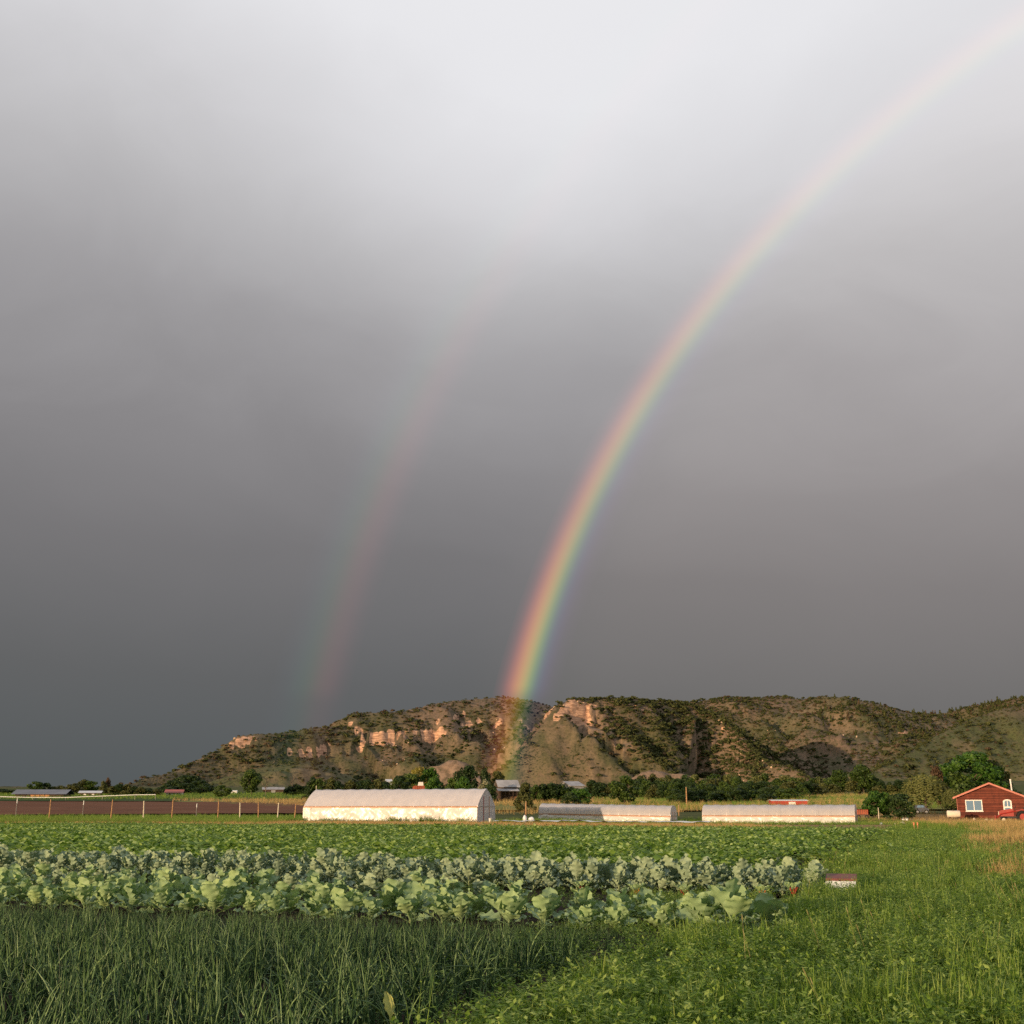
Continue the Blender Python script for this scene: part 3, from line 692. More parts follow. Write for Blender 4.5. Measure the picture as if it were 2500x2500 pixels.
def weed_mesh(name, seed, mat, h=.4, stems=4, leaves=16, ls=.05, aspect=1.9, spread=.12):
    rn = np.random.default_rng(seed); V = []; Fc = []
    def leaf(p, a, el, l):
        dr = np.array([math.cos(a) * math.cos(el), math.sin(a) * math.cos(el), math.sin(el)]); sd = np.array([-math.sin(a), math.cos(a), 0]); up = np.cross(dr, sd) * -1
        b = len(V); w_ = l / aspect * .5
        V.extend([p, p + dr * l * .45 + sd * w_ + up * l * .06, p + dr * l * .5, p + dr * l * .45 - sd * w_ + up * l * .06, p + dr * l - np.array([0, 0, l * .12])])
        Fc.extend([(b, b + 2, b + 1), (b, b + 3, b + 2), (b + 1, b + 2, b + 4), (b + 2, b + 3, b + 4)])
    for s in range(stems):
        a = rn.uniform(0, 6.283); o = np.array([rn.uniform(-spread, spread) * .4, rn.uniform(-spread, spread) * .4, 0]); top = o + np.array([math.cos(a) * spread, math.sin(a) * spread, h * rn.uniform(.65, 1.1)])
        b = len(V); V.extend([o + [.004, 0, 0], o - [.004, 0, 0], top]); Fc.append((b, b + 1, b + 2))
        for k in range(leaves):
            t = .12 + .88 * k / leaves + rn.uniform(-.02, .02); leaf(o + (top - o) * t, k * 2.4 + rn.uniform(-.4, .4), rn.uniform(-.1, .8), ls * rn.uniform(.6, 1.2) * (1.15 - .5 * t))
    return np_mesh(name, np.array(V), np.array(Fc), mat)
def seed_mesh(name, seed, mat, h=.42, n=2):
    rn = np.random.default_rng(seed); mb = MB()
    for i in range(n):
        a = rn.uniform(0, 6.28); l = rn.uniform(.04, .14); hh = h * rn.uniform(.7, 1.1); ox, oy = rn.uniform(-.06, .06, 2)
        p = [(ox, oy, 0), (ox + math.cos(a) * l * .3, oy + math.sin(a) * l * .3, hh * .5), (ox + math.cos(a) * l, oy + math.sin(a) * l, hh)]
        mb.tube(p, [.003, .0025, .002], 3, False)
        q = Vector(p[2]); d = (q - Vector(p[1])).normalized()
        mb.tube([q, q + d * .02, q + d * .05, q + d * .07], [.002, .006, .005, .001], 4, False)
    return mb.mesh(name, mat)
def clover_mesh(name, seed):
    rn = random.Random(seed); mb = MB(); x, y = rn.uniform(-.04, .04), rn.uniform(-.04, .04)
    mb.tube([(0, 0, 0), (x, y, .28)], .003, 3, False); mb.tube([(x, y, .275), (x, y, .285), (x, y, .30), (x, y, .312)], [.008, .018, .017, .005], 7)
    return mb.mesh(name, M_clover)

def place(mask_fn, dens, x0, x1, y0, y1):
    """random points of a density (per m2) in a box of the X, Y plane, kept where mask_fn is true and where the view can reach"""
    n = int(dens * (x1 - x0) * (y1 - y0)); x = rng.uniform(x0, x1, n); y = rng.uniform(y0, y1, n)
    k = mask_fn(x, y) & (np.abs(x) < y * .47 + 2.5)
    x, y = x[k], y[k]
    return x, y
def V_(x, y): return x * SA + y * CA
def W_(x, y): return x * CA - y * SA
def grounded(x, y, off=0.0): return np.stack([x, y, gz(x, y) + off], -1)

# ---- onions
ONION = [blades(9, .30, .52, .014, .85, s, M_onion, 'onion_plant', 6, .05, True, .35) for s in range(9)]
on_coll = hidden_collection('onion', ONION)
ox, oy = [], []
for v in np.arange(5.2, 13.4, .27):
    ww = np.arange(-22, -3.3 + rng.uniform(-.25, .15), .15)
    ww = ww + rng.normal(0, .03, len(ww)); vv = v + rng.normal(0, .035, len(ww))
    x, y = vw(vv, ww); k = (np.abs(x) < y * .47 + 1.0) & (y > 5.5) & (rng.random(len(x)) < .93)
    ox.append(x[k]); oy.append(y[k])
ox = np.concatenate(ox); oy = np.concatenate(oy)
# the 300 largest in view stand as single plants, the rest is the mass behind them
dist = np.hypot(ox, oy); inv = (np.abs(ox) < oy * .43) & (oy > 7.6)
order = np.argsort(np.where(inv, dist, 1e9)); near = np.zeros(len(ox), bool); near[order[:300]] = True
for x, y in zip(ox[near], oy[near]):
    o = mk('onion_plant', random.choice(ONION), None, (x, y, gzf(x, y) + .03), (random.gauss(0, .08), random.gauss(0, .08), random.uniform(0, 6.28)), [random.uniform(.85, 1.2)] * 3)
    tag(o, 'green onion plant in the nearest rows along the bottom edge of the photo', 'onion', 'onions in the nearest rows')
n = (~near).sum()
scatter('onion_bed', grounded(ox[~near], oy[~near], .03), rz(n, .09), rng.uniform(.74, 1.06, n) * (1 - .40 * sstep(V_(ox[~near], oy[~near]), 10.2, 12.6)), on_coll, 'dense bed of upright green onion leaves in front of the kale', 'onions')

# ---- kale and other brassicas: every leaf a piece
def kale_leaf(seed, l=.34, wd=.26, ruffle=.030, lob=.18, mat=None):
    rn = np.random.default_rng(seed); nu, nv = 18, 9; V = []; F = []
    pet = .32
    bend = rn.uniform(.25, .6); ph = rn.uniform(0, 6.28, 6)
    for i in range(nu):
        t = i / (nu - 1)
        tt = max((t - pet) / (1 - pet), 0)
        wv = wd * (math.sin(math.pi * min(tt * .84 + .10, 1)) ** .75) if t > pet else .018
        wv *= 1 + lob * math.sin(t * 31 + ph[0]) * (t > pet) if t < .97 else .5
        yb = l * (t - .10 * bend * t * t); zb = -bend * .32 * l * t * t
        for j in range(nv):
            s = j / (nv - 1) * 2 - 1
            e = abs(s) ** 1.6
            x = s * wv * .5; z = zb + e * wv * .12 + (ruffle * e * math.sin(t * 26 + ph[1 if s > 0 else 2] + s * 2.0) if t > pet else 0) + (.006 * math.cos(s * 14) if t > pet else 0) - (0.010 if abs(s) < .2 else 0)
            V.append((x, yb, z))
    for i in range(nu - 1):
        for j in range(nv - 1):
            k = i * nv + j; F.append((k, k + 1, k + nv + 1, k + nv))
    return np_mesh('leaf', np.array(V), np.array(F), mat, True)
LEAF_A = [kale_leaf(s, .40, .255, .024, .09, M_kale) for s in range(8)]
LEAF_B = [kale_leaf(30 + s, .38, .215, .028, .14, M_kaleb) for s in range(8)]
LEAF_C = [kale_leaf(60 + s, .30, .16, .02, .1, M_kale) for s in range(4)]
def stem_piece(h, mat, r=.018):
    return MB().tube([(0, 0, -.03), (.004, 0, h * .5), (0, .004, h)], [r, r * .9, r * .7], 6).mesh('stem', mat)
ST_A = stem_piece(.13, M_stem, .014); ST_B = stem_piece(.24, M_stem, .014)
def kale(name, x, y, leaves, nl, stem, hst, size, label, group, cat, zmin=.03):
    e = empty(name, (x, y, gzf(x, y) + .03), random.uniform(0, 6.28), (size,) * 3); tag(e, label, cat, group)
    mk('stem', stem, e)
    for k in range(nl):
        t = k / (nl - 1); a = k * 2.4 + random.uniform(-.3, .3)
        el = R(22 + 60 * t ** .75 + random.uniform(-14, 14)); sc = random.uniform(.62, 1.12) * (1 - .15 * t)
        mk('leaf', random.choice(leaves), e, (0, 0, zmin + (hst - zmin) * t), Euler((el, random.uniform(-.25, .25), a - math.pi / 2), 'XYZ'), (sc,) * 3)
    return e
def row(v, w0, w1, step): return [(vw(v + random.gauss(0, .05), w_ + random.gauss(0, .05))) for w_ in np.arange(w0, w1, step)]
def vis(x, y): return abs(x) < y * .445 + .5
first = True
for rv_, off in ((14.2, 0), (14.85, .25), (15.5, .1)):
    pl = row(rv_, -16 + off, -2.05, .47)[::-1]
    for i, (x, y) in enumerate(pl):
        if not vis(x, y): continue
        if rv_ < 14.5 and i == 0: kale('collard_plant', x, y, LEAF_A, 14, ST_A, .20, 1.25, 'tall pale broad-leaved plant at the open grass end of the front kale row', None, 'collard')
        elif rv_ < 14.5 and i == 1: kale('collard_plant', x, y, LEAF_A, 16, ST_A, .18, 1.1, 'second broad-leaved plant from the grass end of the front kale row', None, 'collard')
        else: kale('collard_plant', x, y, LEAF_A, 13, ST_A, .15, random.uniform(.72, 1.1), 'pale broad-leaved collard plant in the front rows behind the onions', 'collards in the front rows', 'collard')
for rv_ in (16.7, 17.6, 18.4):
    for x, y in row(rv_, -18.5, -6.0 - (rv_ - 16.7) * .6, .48):
        if vis(x, y) and random.random() < .92: kale('kale_plant', x, y, LEAF_A if random.random() < .5 else LEAF_B, 13, ST_A, .16, random.uniform(.75, 1.05), 'yellow-green kale plant in the middle rows, away from the grass edge', 'kale in the middle rows', 'kale')
for rv_ in (20.3, 20.9, 21.5, 22.1):
    for x, y in row(rv_, -21, -1.9, .40):
        if vis(x, y): kale('curly_kale_plant', x, y, LEAF_B, 14, ST_B, .26, random.uniform(.8, 1.18), 'blue-green kale plant in the tall far block before the bean field', 'kale in the tall far block', 'kale')
# chard with red and orange stalks at the foot of the far kale block
for i, wv_ in enumerate((-2.4, -2.9, -3.5, -4.2, -5.0, -6.0, -7.2)):
    x, y = vw(20.0 + random.gauss(0, .06), wv_)
    e = empty('chard_plant', (x, y, gzf(x, y) + .03), random.uniform(0, 6), (.72, .72, .72))
    sm = M_orange_stem if i in (1, 4) else M_red
    tag(e, ('orange-stalked' if i in (1, 4) else 'red-stalked') + ' chard at the foot of the tall far kale block', 'chard', 'orange chard' if i in (1, 4) else 'red chard')
    for k in range(7):
        a = k * 2.4; ln = random.uniform(.16, .24); d = Vector((math.cos(a) * .5, math.sin(a) * .5, 1)).normalized()
        st = MB().tube([(0, 0, 0), tuple(d * ln * .6), tuple(d * ln)], [.013, .011, .008], 5).obj('stalk', sm, e)
        mk('leaf', random.choice(LEAF_C), e, tuple(d * ln * .75), Euler((R(50), 0, a - math.pi / 2), 'XYZ'), (.8,) * 3)

# ---- bean field
BEAN = [weed_mesh('bean_plant', 200 + s, M_bean, .38, 5, 6, .21, 1.15, .2) for s in range(8)]
bean_coll = hidden_collection('bean', BEAN)
bx, by = [], []
for v in np.arange(24.0, 79, .72):
    w_ = np.arange(-70, -3.9 + rng.normal(0, .9), .24 if v < 45 else .30); x, y = vw(v + rng.normal(0, .09, len(w_)), w_ + rng.normal(0, .06, len(w_)))
    k = (np.abs(x) < y * .455 + .8) & (rng.random(len(x)) < .95); bx.append(x[k]); by.append(y[k])
bx = np.concatenate(bx); by = np.concatenate(by)
vv = V_(bx, by); near = (vv < 24.5) & (np.abs(bx) < by * .43)
for x, y in zip(bx[near], by[near]):
    tag(mk('bean_plant', random.choice(BEAN), None, (x, y, gzf(x, y) + .04), (0, 0, random.uniform(0, 6.28)), [random.uniform(.85, 1.2)] * 3),
        'low bean plant in the first row behind the tall kale block', 'bean plant', 'beans in the first row')
n = (~near).sum(); pat = fbm(bx[~near] / 7, by[~near] / 3, 7, 3)
scatter('bean_field', grounded(bx[~near], by[~near], .03), rz(n, .12), rng.uniform(.8, 1.2, n) * (.72 + .5 * pat) * np.where(vv[~near] > 62, .72, 1.0), bean_coll, 'wide field of low green bean plants in front of the greenhouses', 'bean field')

# ---- grass, weeds and dry grass
GR = [blades(18, .06, .20, .008, .75, 300 + s, M_grass, 'grass_tuft', 3, .10) for s in range(8)]
GRL = [blades(14, .15, .34, .009, .6, 320 + s, M_grass, 'long_grass_tuft', 4, .07) for s in range(5)]
DR = [blades(16, .15, .42, .008, .35, 340 + s, M_dry, 'dry_tuft', 3, .10) for s in range(6)]
WD = [weed_mesh('weed', 360 + s, M_weed, .26, 5, 11, .07, 2.1, .14) for s in range(8)]
WD2 = [weed_mesh('tall_weed', 380 + s, M_weed, .55, 3, 22, .06, 2.6, .07) for s in range(4)]
SD = [seed_mesh('seed_stalk', 400 + s, M_seed) for s in range(4)]
CL = [clover_mesh('clover', s) for s in range(3)]
c_gr = hidden_collection('grass_tuft', GR); c_grl = hidden_collection('long_grass', GRL); c_dr = hidden_collection('dry_tuft', DR)
c_wd = hidden_collection('weed', WD); c_wd2 = hidden_collection('tall_weed', WD2); c_sd = hidden_collection('seed_stalk', SD); c_cl = hidden_collection('clover', CL)
def dryzone(x, y):
    px = 1250 + x / y * 2891
    e = fbm(x / 3.0, y / 6.0, 401, 4) - .5; r = rng.random(np.shape(x))
    core = sstep(px + e * 300, 2330, 2430) * sstep(y + e * 26, 19, 29)
    core = core * (1 - .75 * sstep(fbm(x / 6.0, y / 14.0, 409, 3), .55, .66) * (1 - sstep(y, 70, 95)))
    core = np.maximum(core, sstep(px + e * 160, 2120, 2200) * sstep(y + e * 10, 92, 106))
    return r < core
BIN = P(2056, 2172, 19.9)
def lawn(x, y): return (np.hypot((x - BIN.x) / .42, (y - BIN.y + .35) / .75) > 1) & (W_(x, y) > np.where((V_(x, y) > 13.5) & (V_(x, y) < 22.6), -2.0, -3.05) + (.5 + .04 * y) * (fbm(x * .5, y * .5, 77, 3) - .5)) & ((V_(x, y) > 13.8) | (W_(x, y) > -3.2))
gx, gy = [], []
for (y0, y1, d, sc) in ((5.5, 14, 120, 1.0), (14, 26, 60, 1.15), (26, 50, 26, 1.4), (50, 112, 9, 1.9)):
    x, y = place(lambda x, y: lawn(x, y) & ~dryzone(x, y), d, -8, y1 * .5, y0, y1); gx.append(np.stack([x, y, np.full(len(x), sc)], -1))
g = np.vstack(gx); n = len(g); clump = fbm(g[:, 0] * .55, g[:, 1] * .55, 55, 3); clump2 = fbm(g[:, 0] * 1.7, g[:, 1] * 1.7, 56, 2)
hgt = g[:, 2] * (.2 + 1.1 * sstep(clump * .6 + clump2 * .4, .25, .75)) * rng.uniform(.7, 1.2, n)
scatter('grass', grounded(g[:, 0], g[:, 1]), rz(n, .15), np.stack([g[:, 2], g[:, 2], hgt], -1), c_gr, 'short green grass at the edge of the beds', 'grass')
x, y = place(lambda x, y: lawn(x, y) & ~dryzone(x, y) & (fbm(x * .45, y * .45, 58, 3) > .55), 34, -6, 20, 6, 42); n = len(x)
scatter('long_grass', grounded(x, y), rz(n, .15), rng.uniform(.8, 1.35, n), c_grl, 'longer tufts of grass along the path', 'grass')
x, y = place(lambda x, y: lawn(x, y) & ((fbm(x * .7, y * .7, 59, 3) > .42) | (W_(x, y) < -.6 + .12 * (14 - np.minimum(y, 14)))) & ~dryzone(x, y), 42, -6, 14, 6, 24); n = len(x)
scatter('leafy_weeds', grounded(x, y), rz(n, .2), rng.uniform(.6, 1.25, n), c_wd, 'low leafy weeds between the onions and the grass', 'weeds')
x, y = place(lambda x, y: lawn(x, y) & (fbm(x * .7, y * .7, 59, 3) > .45) & ~dryzone(x, y), 14, 3, 34, 24, 70); n = len(x)
scatter('weed_patches', grounded(x, y), rz(n, .2), rng.uniform(.9, 1.6, n), c_wd, 'leafy weeds growing through the farther grass', 'weeds')
x, y = place(lambda x, y: lawn(x, y) & (fbm(x * .5, y * .5, 62, 2) > .5) & ~dryzone(x, y), 5.0, -6, 12, 6.5, 22); n = len(x)
scatter('tall_weeds', grounded(x, y), rz(n, .12), rng.uniform(.7, 1.15, n), c_wd2, 'taller weeds standing out of the grass', 'weeds')
x, y = place(lambda x, y: lawn(x, y) & (fbm(x * .8, y * .8, 66, 2) > .52), .9, -5, 16, 6.5, 30); n = len(x)
scatter('seeding_grass', grounded(x, y), rz(n, .12), rng.uniform(.6, 1.15, n), c_sd, 'thin straw coloured seed stalks above the grass', 'seed stalks')
x, y = place(lambda x, y: lawn(x, y) & (W_(x, y) > -1), .2, -2, 6, 7, 12); n = len(x)
scatter('clover_flowers', grounded(x, y), rz(n, .2), rng.uniform(.45, .65, n), c_cl, 'small pink clover heads in the near grass', 'clover')
# weeds inside the beds between the rows
x, y = place(lambda x, y: (W_(x, y) < -3.0) & (V_(x, y) > 15.4) & (V_(x, y) < 24), 9, -16, 9, 11, 34); n = len(x)
scatter('bed_weeds', grounded(x, y, .03), rz(n, .2), rng.uniform(.4, .85, n), c_wd, 'low weeds on the soil between the kale rows', 'weeds')
x, y = place(lambda x, y: (W_(x, y) < -2.7) & (W_(x, y) > -4.6) & (V_(x, y) > 8) & (V_(x, y) < 20), 26, -4, 8, 7, 24); n = len(x)
scatter('bed_end_weeds', grounded(x, y, .03), rz(n, .2), rng.uniform(.4, .9, n), c_wd, 'dark weeds on the soil where the beds end', 'weeds')
# dry grass beside the path, in the strip before the greenhouses and around the yard
x, y = place(lambda x, y: dryzone(x, y) & (W_(x, y) > -1), 26, 5, 55, 17, 60); x2, y2 = place(lambda x, y: dryzone(x, y) & (W_(x, y) > -1), 7, 15, 60, 60, 112); x = np.concatenate([x, x2]); y = np.concatenate([y, y2]); n = len(x)
scatter('dry_path_grass', grounded(x, y), rz(n, .15), np.where(y > 60, 1.4, 1.0) * rng.uniform(.7, 1.2, n) * (.5 + .9 * fbm(x / 4, y / 4, 63, 3)), c_dr, 'tan dry grass beside the green path', 'dry grass')
x, y = place(lambda x, y: (V_(x, y) > 82) & (V_(x, y) < 106.5) & (W_(x, y) < -4), 5.5, -52, 20, 70, 122); n = len(x)
scatter('dry_strip_grass', grounded(x, y), rz(n, .15), rng.uniform(.5, .9, n), c_dr, 'straw coloured mown strip in front of the greenhouses', 'dry grass')
x, y = place(lambda x, y: (y > 112) & (x > hx(2110, 120)) & ~((x > hx(2380, 125)) & (y > 121) & (y < 140)), 2.2, 30, 75, 112, 165); n = len(x)
scatter('yard_grass', grounded(x, y), rz(n, .15), rng.uniform(.8, 1.5, n), c_dr, 'dry grass on the farmyard bank below the house', 'dry grass')
x, y = place(lambda x, y: (y > 106) & (x < hx(740, 130)), 4.5, -75, -10, 108, 156); n = len(x)
scatter('fence_grass', grounded(x, y), rz(n, .15), rng.uniform(1.0, 2.0, n), c_grl, 'rough grass along the foot of the deer fence', 'grass')
x, y = place(lambda x, y: (np.abs(V_(x, y) - 108.95) < .5) & (W_(x, y) < -43.6) & (W_(x, y) > -64.5), 9, -34, 0, 108, 126); n = len(x)
scatter('greenhouse_weeds', grounded(x, y), rz(n, .15), rng.uniform(.8, 2.2, n) * (.5 + 1.2 * fbm(x * .8, y * .1, 88, 2)) , c_wd, 'weeds growing along the foot of the big greenhouse', 'weeds')
x, y = place(lambda x, y: (V_(x, y) > 106) & (W_(x, y) > -42) & (x < 46), 3.0, -3, 46, 106, 150); n = len(x)
scatter('tunnel_grass', grounded(x, y), rz(n, .15), rng.uniform(1.0, 1.9, n), c_grl, 'green grass around the two low tunnels', 'grass')

# sparse tall grass over the meadow, pasture and field, which catches the low sun
def far_grass(name, y0, y1, p0, p1, d, coll, sc, label, mask=None):
    x, y = place(lambda x, y: (1250 + x / y * 2891 > p0) & (1250 + x / y * 2891 < p1) & (True if mask is None else mask(x, y)), d, -.46 * y1, .46 * y1, y0, y1); n = len(x)
    scatter(name, grounded(x, y, .2), rz(n, .1), rng.uniform(.7, 1.3, n) * sc, coll, label, 'grass')
far_grass('meadow_grass', 188, 345, 1450, 2330, .45, c_grl, 2.6, 'green grass over the meadow behind the tunnels')
far_grass('dry_meadow_grass', 160, 345, 1150, 2330, .35, c_dr, 2.4, 'dry grass in patches over the meadow', lambda x, y: fbm(x / 22, y / 40, 501, 3) > .47)
far_grass('pasture_grass', 190, 318, 420, 800, .45, c_dr, 2.2, 'dry grass on the strip behind the ploughed field', lambda x, y: y > 300 - (1250 + x / y * 2891 - 420) * .23)
far_grass('field_crop', 322, 500, -50, 800, .22, c_grl, 3.0, 'green crop on the field beyond the ploughed soil')

# single yellowed leaf standing in the onions
p = P(957, 2450, 7.7)
e = empty('yellow_leaf', (p.x, p.y, gzf(p.x, p.y) + .0), 0.4); tag(e, 'single yellow leaf standing up among the onions', 'leaf')
mk('leaf_blade', kale_leaf(99, .22, .075, .006, .05, M_yellow), e, (0, 0, .17), Euler((R(78), 0, .3), 'XYZ'))
MB().tube([(.01, .01, 0), (0, 0, .10), (0, 0, .19)], [.006, .005, .004], 5).obj('leaf_stalk', M_stem, e)

# plastic bin with a reddish lid at the end of the kale block
M_bin = simple('bin_plastic', (.62, .68, .74), .25, 0, .25, 9.0, .5); M_lid = simple('bin_lid', (.17, .055, .045), .6, 0, .15)
p = BIN; e = empty('plastic_bin', (p.x, p.y, gzf(p.x, p.y) + .06), -.30); tag(e, 'small pale plastic bin with a dark red lid in the weeds beside the far kale', 'bin')
mb = MB(); mb.raw([(-.20, -.13, .02), (.20, -.13, .02), (.20, .13, .02), (-.20, .13, .02), (-.23, -.16, .25), (.23, -.16, .25), (.23, .16, .25), (-.23, .16, .25)], [(0, 3, 2, 1), (0, 1, 5, 4), (1, 2, 6, 5), (2, 3, 7, 6), (3, 0, 4, 7)]); mb.obj('bin_body', M_bin, e)
MB().raw([(-.245, -.165, .252), (.245, -.165, .252), (.245, .17, .30), (-.245, .17, .30), (-.245, -.165, .29), (.245, -.165, .29), (.245, .17, .35), (-.245, .17, .35)], [(0, 3, 2, 1), (4, 5, 6, 7), (0, 1, 5, 4), (1, 2, 6, 5), (2, 3, 7, 6), (3, 0, 4, 7)]).obj('lid', M_lid, e)
mb = MB().box(-.255, -.235, -.15, .15, .05, .24); mb.obj('handle', M_bin, e)

# ------------------------------------------------------------------ greenhouses
def film(name, col, transp, rough=.35, bump=0.0):
    m, n = new_mat(name)
    tc = n.add('ShaderNodeTexCoord').outputs['Object']
    nz = n.noise(tc, 1.2, 4, .6, .5); nf = n.noise(n.mapping(tc, (1.6, 1.6, .5)), 2.2, 4, .6, 1.0)
    c = n.ramp(nz, [(.3, tuple(k * .88 for k in col)), (.7, col)])
    b = bsdf(n, c, rough, 0, .5, nf if bump else None, bump, .8)
    t = n.add('ShaderNodeBsdfTranslucent'); n.put(t.inputs[0], c)
    m1 = n.add('ShaderNodeMixShader'); m1.inputs[0].default_value = .28; n.l.new(b.outputs[0], m1.inputs[1]); n.l.new(t.outputs[0], m1.inputs[2])
    tr = n.add('ShaderNodeBsdfTransparent'); m2 = n.add('ShaderNodeMixShader'); m2.inputs[0].default_value = transp
    n.l.new(m1.outputs[0], m2.inputs[1]); n.l.new(tr.outputs[0], m2.inputs[2]); out(n, m2.outputs[0]); return m
M_film1 = film('roof_film', (.80, .75, .75), .10); M_film2 = film('tunnel_film', (.76, .73, .75), .30, .25)
M_side = film('side_film', (.92, .90, .84), .03, .25, .03); M_end = film('end_film', (.70, .67, .68), .12)
M_board = simple('hip_board', (.52, .30, .20), .7, 0, .25, 2.0); M_pipe = simple('steel_hoop', (.55, .55, .55), .4, .6, .1); M_redpost = simple('red_post', (.40, .06, .04), .6, 0, .2)
def greenhouse(name, fx, fy, fz, L, Wd, H, eave, label, gothic, mfilm, nb, tilt=0.0, redpost=False):
    e = empty(name, (fx, fy, fz)); e.rotation_euler = (0, tilt, -AL); tag(e, label, 'greenhouse')
    # roof profile from the near eave to the far eave
    prof = []; N = 18
    for i in range(N + 1):
        t = i / N
        if gothic:
            s = 1 - abs(2 * t - 1); y = Wd * t; z = eave + (H - eave) * (s ** .92)
            z += .16 * math.sin(math.pi * s) * (H - eave) * .6
        else:
            a = math.pi * (1 - t); y = Wd * (.5 + .5 * math.cos(a)) ; z = eave + (H - eave) * math.sin(a) ** .8
        prof.append((y, z))
    nx = 80; rn = np.random.default_rng(3); V = []; F = []
    for i in range(nx + 1):
        x = -L * i / nx; sag = (.5 - abs((i / nx * nb) % 1 - .5)) * 2
        for k, (y, z) in enumerate(prof): V.append((x, y, z - .06 * sag * (0 < k < N)))
    n1 = N + 1
    for i in range(nx):
        for k in range(N): a = i * n1 + k; F.append((a, a + n1, a + n1 + 1, a + 1))
    mk('roof_film', np_mesh('roof_film', np.array(V), np.array(F), mfilm, True), e)
    # roll-up sides: loose wrinkled film
    for side, yb in (('near', 0.0), ('far', Wd)):
        U = np.linspace(0, 1, 150); T = np.linspace(0, 1, 12); Ug, Tg = np.meshgrid(U, T)
        x = -L * Ug; z = Tg * (eave - .09)
        w1 = fbm(x * .9 + Tg * 1.0, Tg * .9, 5 + len(name), 3) - .5; w2 = 1 - np.abs(2 * fbm(x * 1.5 - Tg * 1.6, Tg * .7, 9 + len(name), 2) - 1)
        yy = yb + (w1 * .34 + (w2 - .5) * .16) * np.sin(np.pi * np.clip(Tg, 0.02, 1)) ** .6 * (-1 if yb == 0 else 1) + (-.10 if yb == 0 else .1) * (1 - Tg)
        i = (np.arange(11)[:, None] * 150 + np.arange(149)[None, :]).ravel()
        mk('side_curtain', np_mesh('side_curtain', np.stack([x, yy, z], -1).reshape(-1, 3), np.stack([i, i + 1, i + 151, i + 150], -1), M_side, True), e)
        MB().box(-L, 0, yb - (.05 if yb == 0 else -.012), yb + (-.012 if yb == 0 else .05), eave - .16, eave - .03).obj('hip_board', M_board, e)
        MB().tube([(-L, yb + (-.10 if yb == 0 else .10), .12), (0, yb + (-.10 if yb == 0 else .10), .12)], .03, 6).obj('roll_bar', M_pipe, e)
    for i in range(nb + 1):
        x = -L * i / nb; x = min(max(x, -L + .06), -.06)
        MB().tube([(x, .06, 0), (x, .06, eave - .02)] + [(x, y * .985 + Wd * .0075, z - .05) for y, z in prof[1:-1]] + [(x, Wd - .06, eave - .02), (x, Wd - .06, 0)], .03, 5).obj('hoop', M_pipe, e)
    for x in (-.015, -L + .015):
        pts = [(x, 0, 0)] + [(x, y, z - .02) for y, z in prof] + [(x, Wd, 0)]
        c = (x, Wd / 2, eave * .55); n = len(pts)
        mk('end_wall', np_mesh('end_wall', [c] + pts, [(0, k + 1, k + 2) for k in range(n - 1)] + [(0, n, 1)], M_end), e)
    # end framing on the visible end: door posts and a cross bar
    for yv in (Wd * .34, Wd * .66): MB().box(-.03, .03, yv - .04, yv + .04, 0, eave + (H - eave) * (.55 if gothic else .4)).obj('door_post', M_redpost if redpost and yv < Wd / 2 else M_board, e)
    MB().box(-.025, .025, .05, Wd - .05, eave - .05, eave + .03).obj('end_rail', M_pipe, e)
    for x0 in ((-.9, 0.0), (-L, -L + .9)) if gothic else ():
        MB().box(x0[0], x0[1], -.125, -.105, .05, eave - .17).obj('corner_panel', M_side, e)
    return e
greenhouse('high_tunnel', hx(1166, 118), 118, gzf(hx(1166, 118), 118), 19.7, 4.9, 3.32, 1.58, 'largest greenhouse, tall white tunnel with pointed roof and wrinkled side curtain', True, M_film1, 14, 0, True)
x2, y2 = hx(1636, 132), 132
greenhouse('low_tunnel', x2, y2, -.28, 15.5, 3.5, 1.95, .82, 'low round tunnel beside the big greenhouse, one half in shadow', False, M_film2, 13, R(.95))
x3, y3 = hx(2086, 122), 122
greenhouse('low_tunnel', x3, y3, -.27, 15.8, 3.6, 2.02, .92, 'low round tunnel nearest the red house, fully sunlit', False, M_film2, 12)

# ------------------------------------------------------------------ fence on the left
M_post = simple('fence_post', (.38, .22, .11), .85, 0, .3, 3.0); M_postw = simple('pale_post', (.62, .55, .42), .8, 0, .15); M_wire = simple('fence_wire', (.25, .24, .23), .5, .5, .1)
fe = empty('deer_fence', (0, 0, 0)); tag(fe, 'tall wire fence on wooden posts before the ploughed field', 'fence')
posts = [(-60, 1950, 128), (-30, 1949, 128.5), (122, 1951, 129), (273, 1952, 131), (351, 1955, 132), (421, 1953, 134), (533, 1956, 136), (586, 1959, 137), (631, 1958, 138), (679, 1960, 139), (721, 1962, 140)]
tops = []
for i, (px, top, Y) in enumerate(posts):
    x = hx(px, Y); g = gzf(x, Y); zt = P(px, top, Y).z
    pale = px in (351, 586, 679)
    ln = random.uniform(-.06, .06); MB().tube([(x - ln, Y, g - .1), (x + .01, Y, (g + zt) / 2), (x + ln, Y, zt)], [.075, .07, .062], 7).obj('post', M_postw if pale else M_post, fe)
    tops.append((x, Y, g, zt))
for k in range(6):
    f = .12 + .85 * k / 5
    MB().tube([(x, Y - .08, g + (zt - g) * f) for x, Y, g, zt in tops], .0022, 4).obj('wire', M_wire, fe)
